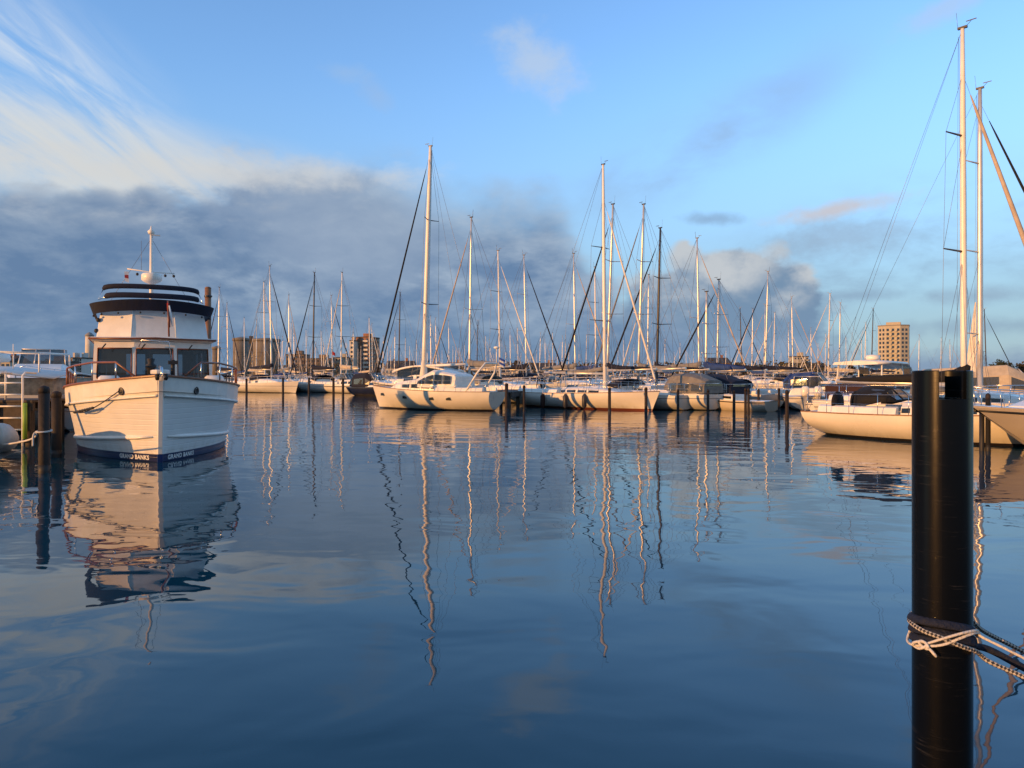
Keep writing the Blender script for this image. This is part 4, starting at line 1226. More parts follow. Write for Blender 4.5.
cr = motorboat('motor_cruiser', 'white cabin cruiser with beige cockpit canvas and radar behind the timber jetty', None, 10.5, 3.4, (1.5, 1.25), 'hull_grey', cabin_u=(.28, .78), cabin_h=.75, radar=False, rail=True, wscreen=False)
place(cr, -19.8, 24.6, -.995, -.1)
m = MB(); 
m.loft([[Vector((x, -1.55, z)), Vector((x, 1.55, z))] for x, z in ((-5.1, .75), (-5.1, 1.78))], False, False)
for sg in (1, -1): m.loft([[Vector((-5.1, sg * 1.55, .75)), Vector((-5.1, sg * 1.55, 1.78))], [Vector((3.2, sg * 1.72, .9)), Vector((3.2, sg * 1.72, 1.78))]], False, False)
co = m.build('side_canvas', 'plank_beige', cr); co.modifiers.new('thick', 'SOLIDIFY').thickness = .03
m = MB(); m.loft([[Vector((x, y, 1.79 + .16 * (1 - (y / 1.7) ** 2) + dz)) for y in (-1.7, -1.2, 0, 1.2, 1.7)] for x, dz in ((-5.2, 0), (-3, .22), (0, .26), (2.4, .05))], False, False)
to = m.build('canopy_top', 'white_cloth', cr); to.modifiers.new('thick', 'SOLIDIFY').thickness = .04
MB().lathe([(.1, 2.05), (.1, 2.3), (.34, 2.32), (.40, 2.42), (.36, 2.56), (.05, 2.62)], 20, (-2.4, -.3, 0)).build('radar_dome', 'white_paint', cr)
for x, h_ in ((-2.2, 2.7), (-3.4, 2.6)): MB().tube([(x, .6, 2.0), (x, .6, h_ + .3)], .018, 6).build('antenna', 'white_paint', cr)
MB().tube([(-4.4, -1.0, 1.9), (-4.4, -1.0, 2.6), (-4.4, 1.0, 2.6), (-4.4, 1.0, 1.9)], .03, 6).tube([(-4.4, -1, 2.6), (-2.0, -1, 2.66), (-2.0, 1, 2.66), (-4.4, 1, 2.6)], .03, 6).build('bimini_frame', 'white_paint', cr)

bb = motorboat('motor_cruiser', 'blue hulled motor boat with white rails tucked between cruiser and trawler', None, 9, 3.0, (1.75, 1.5), 'blue_hull_paint', cabin_u=(.3, .7), cabin_h=.8, rail=True)
place(bb, at(40, 375, 29.5).x, 29.5, .46, -.888)


def dinghy():
    r = empty('inflatable_dinghy', (0, 0, 0), 0, 'grey white inflatable dinghy floating in shade near the ladder', 'dinghy')
    for sg in (1, -1):
        MB().tube([(-1.7, sg * .62, .30), (-1.4, sg * .62, .30), (.6, sg * .62, .32), (1.25, sg * .5, .42), (1.65, sg * .25, .52), (1.78, 0, .55)], [.08, .25, .26, .25, .23, .22], 14).build('tube', 'white_rubber', r)
    m = MB(); m.loft([[Vector((x, y, z)) for y, z in ((-.6, .2), (0, -.08), (.6, .2))] for x in (-1.5, 0, 1.0, 1.5)], False, False); m.build('floor', 'grey_rubber', r)
    MB().box((-1.45, 0, .3), (.06, 1.0, .45)).build('transom', 'grey_rubber', r)
    MB().box((-.2, 0, .42), (.28, 1.1, .05)).build('thwart', 'white_gel', r)
    for sg in (1, -1):
        for k in range(3): MB().tube([(-1.5, sg * (.885 - .012 * k), .24 - .05 * k), (.6, sg * (.885 - .012 * k), .26 - .05 * k), (1.35, sg * (.70 - .02 * k), .36 - .05 * k)], .012, 6).build('rubbing_strip', 'rubber', r)
    return r
dg = dinghy(); dg.location = (on_water(-30, 458).x, 15.9, .05); dg.rotation_euler = (0, 0, R(-28)); dg.scale = (1.12, 1.12, 1.12)

# ropes: white line on the tall pile, black spring from the trawler
def rope(name, label, pts, rad, m, cat='rope', n=8, smooth=8, group=None):
    P = [Vector(p) for p in pts]; out = []
    for i in range(len(P) - 1):
        p0, p1_, p2_, p3 = P[max(0, i - 1)], P[i], P[i + 1], P[min(len(P) - 1, i + 2)]
        for k in range(smooth):
            t = k / smooth
            out.append(.5 * ((2 * p1_) + (-p0 + p2_) * t + (2 * p0 - 5 * p1_ + 4 * p2_ - p3) * t * t + (-p0 + 3 * p1_ - 3 * p2_ + p3) * t ** 3))
    out.append(P[-1])
    return tag(MB().tube(out, rad, n, uv=True).build(name, m), label, cat, group)

pc = p1.location; zr = 1.88 - (431 - 375) / 742 * pc.y; rr = .125
loop = [(pc.x + rr * math.cos(a), pc.y + rr * math.sin(a), zr + .015 * math.sin(a)) for a in [R(-140 + 30 * k) for k in range(11)]]
rope('mooring_line', 'white rope looped round the taller wooden pile and led to the dinghy', [at(-40, 448, 15.4), at(0, 445, 15.1), at(25, 441, 14.6), (pc.x - .13, pc.y - .05, zr - .1)] + loop + [(pc.x - .12, pc.y - .12, zr - .06), (pc.x - .13, pc.y - .13, zr - .28)], .018, 'rope_white')
hp = (Matrix.Translation(TR.location) @ TR.rotation_euler.to_matrix().to_4x4() @ Matrix.Diagonal((.95, .88, 1, 1))) @ Vector((tr_bul(.72, .35).x + .05, -tr_bul(.72, .35).y - .06, tr_bul(.72, .35).z))
e1 = Vector((p2.location.x + .12, p2.location.y + .1, 1.05))
rope('mooring_line', 'dark spring line sagging from the trawler hawse hole to the shorter pile', [hp, hp.lerp(e1, .35) + Vector((.05, -.1, -.14)), hp.lerp(e1, .6) + Vector((.05, -.16, -.19)), hp.lerp(e1, .85) + Vector((.03, -.06, -.07)), e1], .012, 'rope_navy')
s0, s1 = hp.lerp(e1, .42) + Vector((.05, -.13, -.165)), hp.lerp(e1, .80) + Vector((.04, -.09, -.115))
sn = [s0.lerp(s1, i / 16) for i in range(17)]
tag(MB().tube(sn, [.02 + .014 * (i % 2) for i in range(17)], 8).build('rubber_snubber', 'rubber'), 'black ribbed rubber snubber on the dark line of the trawler', 'snubber')

# ------------------------------------------------------------------ the big yachts in the basin
A = sailboat('deck_saloon_yacht', 'big white deck saloon yacht with thick pale mast and dark forestay', None, L=8.3, B=3.1, mf=.43, mastH=14.5, fb=(1.28, 1.0), stern_w=.58, hull_m='hull_cream', cover=None, furl='black_cloth', mast_m='white_paint',
             rake=2.0, boom_z=.85, boom_len=.33, mast_r=.145, hood=None, detail=2, spread=(.40, .72), frac=.98, furl_r=.05, cabin_h=.62, boom_m='white_paint', wire_r=.008)
hA = Vector((-.88, .47)).normalized(); place(A, -4.90, 41.2, hA.x, hA.y)
c = MB(); rings = []
for x, w, h_ in ((-2.7, 1.08, .62), (-2.6, 1.08, .72), (-1.2, 1.08, .96), (.1, .92, .42)):
    rings.append([Vector((x, -w, 1.2)), Vector((x, -w * .86, 1.2 + h_ * .9)), Vector((x, -w * .7, 1.2 + h_)), Vector((x, w * .7, 1.2 + h_)), Vector((x, w * .86, 1.2 + h_ * .9)), Vector((x, w, 1.2))])
sa = c.loft(rings, True, True, False).build('deck_saloon', 'white_gel', A, bevel=.04)
for sg in (1, -1):
    for k in range(4):
        xa, xb = -.30 - k * .56, -.76 - k * .56
        zt0 = [1.66, 1.90, 2.02, 2.00][k]; zt1 = [1.88, 2.02, 2.00, 1.94][k]
        q = [Vector((xa, sg * 1.06, 1.4)), Vector((xb, sg * 1.07, 1.4)), Vector((xb, sg * .99, zt1 - .12)), Vector((xa, sg * .98, zt0 - .12))]
        if k > 0:
            for p in q: p.y += sg * .035
        if sg < 0: q = [q[1], q[0], q[3], q[2]]
        MB().quadplate(*[q[0], q[1], q[2], q[3]], .012).build('window', 'cabin_glass', sa)
MB().tube([(-3.3, -.95, 1.0), (-4.0, -.9, 2.0), (-4.3, -.6, 2.5), (-4.3, .6, 2.5), (-4.0, .9, 2.0), (-3.3, .95, 1.0)], .05, 8).build('stern_arch', 'white_paint', A)
MB().tube([(-4.3, -.6, 2.5), (-4.3, -.6, 3.3)], .03, 6).lathe([(.05, 3.28), (.15, 3.3), (.16, 3.38), (.06, 3.42)], 14, (-4.3, -.6, 0)).build('radar_pole', 'white_paint', A)
for x in (2.3, .3, -1.5, -2.5):
    _P, _b, _z, _x = hull_fn(8.3, 3.1, .43, 1.28, 1.0, .58); _u = (x - _x) / 8.3
    p = MB(); y = _P(_u, .72).y - .01
    p.box((x, y, _P(_u, .72).z), (.26, .06, .15)).build('hull_port', 'cabin_glass', A)
m = MB(); m.tube([(.02, 0, 1.7), (.0, 0, 2.1), (-.04, 0, 2.7)], [.25, .20, .15], 10); m.build('mast_boot', 'sail_white', A)

Bt = sailboat('racing_sloop', 'long white side-on sloop with three hanging fenders and grey boom', None, L=10.2, B=3.3, mf=.36, mastH=13.55, fb=(1.02, .86), hull_m='hull_redboot', cover='grey_cloth', furl='sail_white', mast_m='white_paint',
              rake=.6, boom_z=.8, boom_len=.46, mast_r=.105, hood=None, cover_k=.5, detail=2, spread=(.36, .66), frac=.86, cabin_h=.34, stern_w=.78, wire_r=.008, wheel=1)
hB = Vector((.68, -.73)).normalized(); place(Bt, 5.15, 41.1, hB.x, hB.y)
nB = Vector((-hB.y, hB.x)); 
def fender(px, lb, m_):
    # hangs on the side of the sloop that faces the viewer (starboard)
    best = None
    P, bs, zs, x0 = hull_fn(10.2, 3.3, .36, 1.02, .86, .78)
    mw = Matrix.Translation((5.15, 41.1, 0)) @ Matrix.Rotation(rz_of(hB.x, hB.y), 4, 'Z')
    for k in range(200):
        p = P(k / 200, .78); q = mw @ Vector((p.x, -p.y - .13, p.z))
        e = abs(512 + q.x / q.y * FPX - px)
        if best is None or e < best[0]: best = (e, q, zs(k / 200))
    q = best[1]; zt = best[2]
    r = empty('fender', (q.x, q.y, 0), 0, lb, 'fender', 'fenders hanging on the side-on sloop')
    MB().lathe([(.03, zt - .02), (.06, zt - .06), (.13, zt - .16), (.13, zt - .70), (.06, zt - .80), (.03, zt - .84)], 14).build('body', m_, r)
    MB().tube([(0, 0, zt - .02), (.02, .1, zt + .12), (.02, .22, zt + .3)], .012, 5).build('lanyard', 'rope_white', r)
fender(542.5, 'reddish fender nearest the stern of the side-on sloop', 'maroon_cloth'); fender(565, 'dark fender in the middle of three on the side-on sloop', 'fender_dark'); fender(584.5, 'dark fender closest to the mast of the side-on sloop', 'fender_dark')

Ct = sailboat('cruising_yacht', 'white yacht with black boom cover and twin covered wheels behind the black pile', None, L=7.1, B=2.9, mf=.41, mastH=11.6, fb=(.92, .74), hull_m='hull_cream', cover='black_cloth', furl='sail_tan', mast_m='white_paint',
              rake=.2, boom_z=.56, boom_len=.51, mast_r=.085, hood='black_cloth', hood_u=.25, cover_k=.72, detail=2, spread=(.46, .74), frac=.89, furl_r=.065, cabin_h=.36, stern_w=.84, wheel=0, wire_r=.005, dense_rig=True)
hC = Vector((.65, -.76)).normalized(); place(Ct, 12.67, 20.8, hC.x, hC.y)
for y in (-.62, .62):
    MB().lathe([(.02, -.05), (.33, -.045), (.36, 0), (.33, .045), (.02, .05)], 20, (-3.3, y, 1.02), 'X').build('wheel_cover', 'black_cloth', Ct)

Dt = sailboat('cruising_yacht', 'yacht with golden second mast and black furled genoa past the black pile', None, L=9.6, B=3.2, mf=.43, mastH=11.75, fb=(1.05, .9), hull_m='hull_white', cover=None, boom=False, furl='black_cloth', furl_r=.05, mast_m='alu',
              rake=0, boom_z=.75, boom_len=.42, mast_r=.095, hood='grey_cloth', detail=1, spread=(.28, .52, .78), frac=.96, wire_r=.005, dense_rig=True)
place(Dt, 468 / FPX * 25.6, 25.6, hC.x, hC.y)
m = MB(); m.quadplate((-.12, 0, 4.4), (-.12, .0, 2.0), (-.48, .02, 1.95), (-.16, 0, 4.4), .02); m.build('riding_sail', 'sail_white', Dt)

# white yachts with covers moored stern-out beyond the sloop
hE = Vector((-.62, .785)).normalized()
def stern_out(px, py, pxb, pyt, name, label, rake=1.0, **k):
    """stern at water pixel (px, py); the mast foot is found on the keel line where it stands at column pxb, its top at row pyt"""
    p = on_water(px, py); q = (pxb - 512) / FPX
    d = (p.x - q * p.y) / (q * hE.y - hE.x)
    x, y = p.x + hE.x * d, p.y + hE.y * d
    H = CAM_H + (HOR - pyt) / FPX * y
    mf = .43; L = d / (1 - mf)
    b = sailboat(name, label, 'yachts moored stern-out past the side-on sloop', L=L, B=max(2.7, L * .32), mf=mf, mastH=H, rake=rake, wire_r=.008, **k)
    place(b, x, y, hE.x, hE.y)
    return b
stern_out(689, 410.5, 607, 206, 'cruising_yacht', 'white yacht with scooped stern just past the side-on sloop', fb=(1.1, .8), hull_m='hull_white', cover='navy_cloth', furl='black_cloth', hood='navy_cloth', rake=2.6, mast_m='alu', stern_w=.66, cover_k=.6)
stern_out(717, 410.5, 638, 206, 'cruising_yacht', 'yacht with brown cockpit tent, clear windows and yellow horseshoe buoy', fb=(1.1, .85), hull_m='hull_white', cover='grey_cloth', furl='grey_cloth', furl_r=.05, hood=None, tent='brown_cloth', rake=2.4, stern_w=.70, cover_k=.55)
stern_out(744, 409.5, 656.5, 229, 'cruising_yacht', 'yacht with dark blue cockpit tent behind the small wooden hull', fb=(1.05, .8), hull_m='hull_white', cover='navy_cloth', furl='black_cloth', hood=None, tent='navy_cloth', rake=1.8, mast_m='alu_dark', stern_w=.66, cover_k=.6)
stern_out(771, 409, 706, 292, 'cruising_yacht', 'white yacht with blue spray hood beyond the paired mooring piles', fb=(1.0, .8), hull_m='hull_grey', cover='blue_cloth', furl=None, hood='blue_cloth', rake=.4, stern_w=.7)
stern_out(799, 407.5, 717, 280, 'cruising_yacht', 'white yacht with navy hood near the twin white outboard motors', fb=(1.0, .8), hull_m='hull_white', cover='navy_cloth', furl='black_cloth', hood='navy_cloth', rake=1.2, stern_w=.7)
hb = empty('horseshoe_buoy', at(700, 396, 41.5), R(20), 'yellow horseshoe lifebuoy on the brown tent of a yacht', 'lifebuoy')
MB().tube([(-.16, 0, -.25), (-.2, 0, .05), (-.12, 0, .24), (0, 0, .3), (.12, 0, .24), (.2, 0, .05), (.16, 0, -.25)], .085, 8).build('ring', 'yellow', hb)
MB().tube([(-.2, -.02, .05), (-.2, -.02, .12)], .092, 8).build('strap', 'white_paint', hb)
sm = motorboat('wooden_launch', 'small varnished open launch lying among the piles', None, 5.0, 1.8, (.75, .55), 'hull_tan', cabin_u=(.4, .7), cabin_h=.3, rail=False, wscreen=False, cat='launch')
p = on_water(733, 410); place(sm, p.x, p.y, hE.x, hE.y)

# motor boats
mA = motorboat('motor_yacht', 'white motor yacht with big curved side window behind the deck saloon yacht', None, 9.5, 3.3, (1.45, 1.15), 'hull_white', arch=False, cabin_u=(.28, .74), cabin_h=.9, rail=True)
place(mA, at(425, 375, 52.5).x, 52.5, hA.x, hA.y)
a = MB(); pts = [Vector((2.0 - 4.6 * k / 12, 0, 1.75 + .75 * math.sin(math.pi * (.12 + .75 * k / 12)) ** .8)) for k in range(13)]
for sg in (1, -1): a.tube([p_ + Vector((0, sg * (1.1 + .1 * math.sin(k)), 0)) for k, p_ in enumerate(pts)], .08, 6)
ro = a.build('curved_arch', 'white_gel', mA)
a = MB(); a.loft([[p_ + Vector((0, y * 1.08, .02)) for y in (-1, 0, 1)] for p_ in pts[5:]], False, False); q = a.build('hardtop', 'white_gel', mA); q.modifiers.new('thick', 'SOLIDIFY').thickness = .06
for sg in (1, -1):
    a = MB(); a.loft([[Vector((p_.x, sg * 1.08, 1.6)), Vector((p_.x, sg * 1.08, p_.z - .05))] for p_ in pts[1:-1]], False, False, False); g = a.build('side_window', 'cabin_glass', mA); g.modifiers.new('thick', 'SOLIDIFY').thickness = .01

mG = motorboat('hardtop_cruiser', 'pale hardtop motor cruiser with maroon cockpit canvas behind the white yacht', None, 8.5, 3.1, (.95, .7), 'hull_white', hardtop=True, cabin_u=(.44, .80), cabin_h=.55, radar=True, canvas=None)
place(mG, at(889, 375, 33).x, 33.0, .80, .60)
m = MB(); m.loft([[Vector((x, y * 1.45, z)) for y, z in ((-.9, .85), (-.9, 1.5), (.9, 1.5), (.9, .85))] for x in (-3.0, -1.3)], True, True, False); m.build('cockpit_canvas', 'maroon_cloth', mG, bevel=.05)
mH = motorboat('sports_boat', 'open white sports boat with twin outboard motors in evening sun', None, 6.8, 2.5, (.95, .75), 'hull_white', outboards=2, cabin_u=(.42, .75), cabin_h=.4, rail=False)
p = on_water(811, 411); place(mH, p.x + 2.9 * .35, p.y + 3.2, .30, .954)
mE = motorboat('day_cruiser', 'tan hulled day cruiser bow with chrome rail at the edge of view', None, 7.6, 2.7, (1.15, .95), 'hull_tan', cabin_u=(.25, .72), cabin_h=.42, rail=True, rake=2.3)
hEe = Vector((-.86, -.30)).normalized()
bow = at(971, 375, 17.6); place(mE, bow.x - hEe.x * 3.75, bow.y - hEe.y * 3.75, hEe.x, hEe.y)
tb = motorboat('tented_boat', 'motor boat under a tan canvas canopy past the golden second mast', None, 9, 3.0, (1.2, 1.0), 'hull_white', canvas='beige_cloth', cabin_u=(.45, .8), cabin_h=.5, rail=True)
place(tb, at(1030, 375, 33).x, 34.0, .92, -.4)

# timber jetty between the two big yachts
jetty('dark timber jetty on legs between the deck saloon yacht and the sloop', at(494, 375, 41).x, 41.5, at(528, 375, 52).x + 1.0, 56, 2.0, .9, step=2.2)
jetty('long low jetty behind the boats near the round silos', at(225, 375, 84).x, 84, at(420, 375, 84).x, 80, 1.8, .6, step=5)
jetty('long low jetty behind the yachts in the middle of the marina', at(440, 375, 66).x, 66, at(800, 375, 64).x, 62, 1.8, .6, step=5)
jetty('distant jetty running beneath the thickest cluster of masts', at(250, 375, 120).x, 120, at(860, 375, 115).x, 112, 2.0, .6, step=8)

for px, yt, yw, w, lb in (
        (609.5, 388, 412.5, 3, 'mooring pile in front of the mast of the side-on sloop'), (646, 388, 413, 3, 'mooring pile before the bow of the side-on sloop'),
        (678, 390, 415, 2.6, 'mooring pile before the scooped stern yacht'), (708, 390, 415, 2.6, 'mooring pile before the brown tent yacht'),
        (734, 391, 416, 2.8, 'mooring pile in front of the small wooden launch'), (745.5, 389, 418, 2.6, 'first of two paired piles with a rope between yachts'),
        (748.5, 389, 418.5, 2.6, 'second of two paired piles, slightly nearer the sports boat'), (758.5, 390, 411, 2.4, 'thin pile behind the paired mooring piles'),
        (779, 389, 412, 2.4, 'pile before the white yacht with blue spray hood'), (787, 391, 424, 3.6, 'thickest pile standing nearest the stern of the white yacht'),
        (524, 386, 411, 2.6, 'tall post at the end of the timber jetty'), (506.5, 384, 411.5, 3.4, 'thick post in the middle of the timber jetty'),
        (246.5, 379, 395, 2.2, 'far pile in front of the silos beside the trawler rail'), (283, 378, 396, 2.2, 'far pile by the bow of the cream yacht near the silos'),
        (309, 378, 396, 2.2, 'far pile below the dark masted yacht bow'), (333.5, 378, 396, 2.4, 'far pile by the stern of the dark masted yacht'),
        (343, 379, 397, 2.4, 'far pile below the orange brick tower block')):
    pile(lb, px, yt, yw, w)
dp = pile('black paired dolphin pile in front of the white yacht near the day cruiser', 988, 395, 451, 4.6, name='black_dolphin_pile', group=None, m='black_cloth')
e2 = MB().tube([(-.12, .05, -1), (-.12, .05, 1.02)], .06, 10).build('second_shaft', 'rubber', dp)

# ------------------------------------------------------------------ sailing boats farther back: prototypes, then copies
W_ = dict(detail=0, wire_r=.011, mastH=12.0, L=10.0, B=3.3)
PROTO = {
    'a': sailboat('sailing_boat', None, None, hull_m='hull_white', cover='navy_cloth', furl='navy_cloth', hood='navy_cloth', rake=1.5, mast_r=.085, **W_),
    'b': sailboat('sailing_boat', None, None, hull_m='hull_cream', cover='beige_cloth', furl='sail_white', hood='beige_cloth', rake=1.2, mast_m='white_paint', mast_r=.09, **W_),
    'c': sailboat('sailing_boat', None, None, hull_m='hull_navy', cover='blue_cloth', furl='sail_white', hood='blue_cloth', rake=1.0, mast_m='alu', **W_),
    'd': sailboat('sailing_boat', None, None, hull_m='hull_bluestripe', cover='blue_cloth', furl=None, hood='navy_cloth', rake=.8, mast_m='white_paint', mast_r=.08, **W_),
    'e': sailboat('sailing_boat', None, None, hull_m='hull_white', cover='navy_cloth', furl='black_cloth', hood='navy_cloth', rake=1.6, mast_m='alu_dark', **W_),
    'f': sailboat('sailing_boat', None, None, hull_m='hull_grey', cover='grey_cloth', furl='sail_tan', hood='grey_cloth', rake=1.0, mast_m='alu', furl_r=.05, spread=(.5,), **W_),
}
KIND = {'a': ('pale', 'navy'), 'b': ('white', 'beige'), 'c': ('silvery', 'blue'), 'd': ('slim white', 'blue'), 'e': ('dark', 'navy'), 'f': ('grey', 'grey')}
# mast top px, mast top py, heading of the bow, kind, mast height in metres (0 = pick)
FAR = [
    (220, 288, 'L', 'a', 13), (226.6, 303, 'R', 'a', 12.6), (244, 318, 'N', 'd', 12), (263.5, 282, 'R', 'b', 12.6), (269.2, 266, 'R', 'a', 13.6), (257, 320, 'L', 'b', 11.5), (278.7, 336, 'N', 'd', 0),
    (282.5, 336.5, 'L', 'f', 0), (288.5, 295, 'N', 'f', 13.5), (291.5, 323, 'L', 'b', 0), (293.5, 327, 'R', 'a', 0), (300, 352, 'L', 'd', 10), (306, 330, 'N', 'd', 0), (315, 273, 'L', 'e', 13.2),
    (316, 342, 'N', 'b', 0), (321, 331, 'R', 'b', 0), (323.5, 343, 'N', 'f', 0), (328, 343, 'N', 'd', 0), (331, 295.5, 'R', 'a', 12.4), (342.5, 273, 'N', 'b', 13.4), (346, 338, 'R', 'f', 0),
    (353.5, 328, 'N', 'c', 0), (361, 346, 'L', 'd', 0), (369, 318, 'N', 'b', 12.5), (371.8, 324, 'R', 'f', 0), (378, 345, 'L', 'd', 0), (383.5, 336, 'L', 'f', 0), (387.5, 340, 'N', 'd', 0), (391, 347, 'N', 'c', 0),
    (395, 331, 'L', 'f', 0), (400.4, 293, 'L', 'e', 12.8), (405.5, 338, 'N', 'd', 0), (409.5, 346, 'R', 'b', 0), (416.5, 340, 'N', 'd', 0), (427, 339, 'R', 'f', 0), (430.5, 316, 'N', 'f', 12.6),
    (435.5, 318, 'R', 'a', 12), (442, 350, 'N', 'd', 0), (447.5, 351, 'N', 'c', 0), (448.5, 321, 'R', 'f', 12.6), (453, 346, 'L', 'd', 0), (459, 347.5, 'N', 'b', 0), (464.7, 345, 'N', 'd', 0),
    (471.5, 218, 'L', 'f', 13.2), (478, 321, 'L', 'e', 11.5), (485.5, 336, 'R', 'b', 0), (490, 344, 'R', 'f', 0), (498, 250.5, 'R', 'b', 12.6), (500.6, 335, 'N', 'd', 0), (510, 329, 'R', 'f', 0),
    (517.5, 328, 'R', 'b', 0), (524, 255, 'R', 'a', 12.4), (536.7, 350, 'N', 'd', 0), (540.5, 333, 'L', 'a', 0), (545, 338, 'N', 'f', 0), (552.5, 333, 'N', 'd', 0), (557.5, 352, 'L', 'a', 0),
    (562.5, 336, 'L', 'f', 0), (565.5, 336, 'N', 'd', 0), (573.8, 253.5, 'R', 'f', 13), (582.5, 361, 'N', 'd', 9), (586.5, 335, 'L', 'd', 0), (591, 359, 'R', 'b', 9.5), (595, 267, 'N', 'd', 13),
    (623.5, 340, 'N', 'd', 0), (634, 344, 'L', 'f', 0), (648.5, 275, 'N', 'c', 12), (665, 339, 'N', 'd', 0),
    (674.3, 352, 'R', 'f', 0), (680, 343, 'L', 'b', 0), (693.5, 351, 'N', 'd', 0), (697.5, 238, 'R', 'f', 13), (713.5, 358, 'N', 'b', 9.5), 
    (731.5, 358, 'L', 'd', 9.5), (736, 356, 'N', 'f', 10), (740.5, 308, 'R', 'e', 12), (748, 358, 'N', 'd', 9), (752.5, 309, 'N', 'c', 11.8), (765, 305, 'L', 'f', 12), (767.5, 272, 'L', 'a', 13),
    (774.5, 313, 'L', 'b', 12), (775.8, 360, 'N', 'd', 9), (788.5, 323, 'R', 'c', 12), (792, 297, 'R', 'f', 12.6), (811, 328, 'N', 'f', 12), (825.5, 334, 'N', 'd', 12), (829.5, 294, 'L', 'b', 13), (840, 303, 'L', 'f', 12.8),
    (846, 337.5, 'R', 'd', 0), (861.5, 339, 'N', 'b', 0), (865.5, 323, 'L', 'b', 12), (872.5, 309, 'N', 'e', 12.4), (919, 335, 'L', 'f', 0), (941, 338, 'N', 'd', 0), (950, 340, 'R', 'f', 0), (985.3, 309, 'N', 'e', 11.5),
]
zones = [(228, 'just behind the trawler stern', 'guide pile'), (277, 'in front of the round silos', 'guide pile'), (347.5, 'between silos and brick tower', 'silos'), (378, 'in front of the brick tower', 'silos'),
         (419, 'before the deck saloon mast', 'brick tower'), (468, 'behind the deck saloon yacht', 'brick tower'), (531, 'beyond the timber jetty', 'deck saloon mast'), (569, 'behind the stern of the side-on sloop', 'timber jetty'),
         (604, 'behind the boom of the side-on sloop', 'timber jetty'), (660, 'behind the bow of the side-on sloop', 'sloop mast'), (705, 'past the side-on sloop', 'sloop mast'), (754, 'before the gabled house trees', 'sloop mast'),
         (800, 'before the stepped office building', 'sloop bow'), (880, 'before the cream tower block', 'office building'), (975, 'past the cream tower block', 'tower block'), (1100, 'past the golden mast', 'tower block')]
ORD = ['first', 'second', 'third', 'fourth', 'fifth', 'sixth', 'seventh', 'eighth', 'ninth', 'tenth', 'eleventh', 'twelfth', 'thirteenth', 'fourteenth', 'fifteenth', 'sixteenth', 'seventeenth', 'eighteenth', 'nineteenth', 'twentieth']
FAR += [(px_, 344 + (k_ * 37) % 15, 'LRN'[k_ % 3], 'dfbda'[k_ % 5], 0) for k_, px_ in enumerate((236, 252, 298, 311, 338, 358, 364, 421, 439, 456, 494, 506, 521, 530, 549, 569, 579, 600, 618, 629, 654, 670, 686, 701, 726, 743, 758, 781, 797, 805, 818, 834, 853, 880))]
FAR.sort(key=lambda q: q[0])
placed = []; counts = {}
used = set()
HEAD = {'L': (-.80, .60), 'R': (.80, -.60)}
for (px, py, dr, kd, H) in FAR:
    if not H: H = rnd.uniform(10.6, 13.0)
    if dr == 'N': hd = HEAD['L'] if rnd.random() < .5 else HEAD['R']
    else: hd = HEAD[dr]
    if dr == 'N': hd = (hd[0] * .75, hd[1] * 1.1)
    a = math.atan2(hd[1], hd[0]) + R(rnd.uniform(-5, 5)); hd = (math.cos(a), math.sin(a))
    best = None
    for tries in range(14):
        Hq = H * (1 + (0 if tries == 0 else rnd.uniform(-.10, .10)))
        Y = FPX * (Hq - CAM_H) / (HOR - py); x = (px - 512) / FPX * Y
        gap = min([math.hypot(x - u, Y - v) for u, v in placed] + [99])
        if Y > 245: gap -= 50
        if best is None or gap > best[0]: best = (gap, Hq, Y, x)
        if gap > 4.2: break
    _, H, Y, x = best; placed.append((x, Y)); s = H / 12.0
    rake = {'a': 1.5, 'b': 1.2, 'c': 1.0, 'd': .8, 'e': 1.6, 'f': 1.0}[kd]
    xb = x + hd[0] * math.tan(R(rake)) * (H - 1.3)
    pr = PROTO[kd]
    if kd not in used: o = pr; used.add(kd)
    else: o = copy_tree(pr)
    place(o, xb, Y, hd[0], hd[1], s)
    for lim, zn, lm in zones:
        if px < lim: break
    n = counts[zn] = counts.get(zn, 0) + 1
    w1, w2 = KIND[kd]
    tag(o, f"{w1} mast sailboat {zn}, {ORD[n-1]} from the {lm}", 'sailing boat', 'sailing boats moored in the marina rows')

# small motor boats between the rows
for px, py, lb, k in ((380, 396, 'small dark hulled cabin boat moored below the orange brick tower', dict(hull_m='hull_navy', canvas='navy_cloth')), (352, 393, 'small white cabin boat at the far jetty near the brick tower', dict(hull_m='hull_white')),
                      (515, 395, 'white cabin boat with navy canopy behind the timber jetty', dict(hull_m='hull_white', canvas='navy_cloth')), (470, 398, 'white cabin boat tucked behind the stern of the deck saloon yacht', dict(hull_m='hull_white', canvas='white_cloth')),
                      (826, 399, 'white cabin boat with blue canopy behind the sports boat', dict(hull_m='hull_white', canvas='blue_cloth')), (292, 391, 'white cabin boat with a blue canopy near the cream yacht', dict(hull_m='hull_white', canvas='blue_cloth'))):
    b = motorboat('cabin_boat', lb, 'small cabin boats between the sailing boats', 6.5, 2.4, (1.0, .8), cabin_u=(.35, .75), cabin_h=.6, rail=False, **k)
    p = on_water(px, py); place(b, p.x, p.y, *(HEAD['L'] if px % 2 else HEAD['R']))


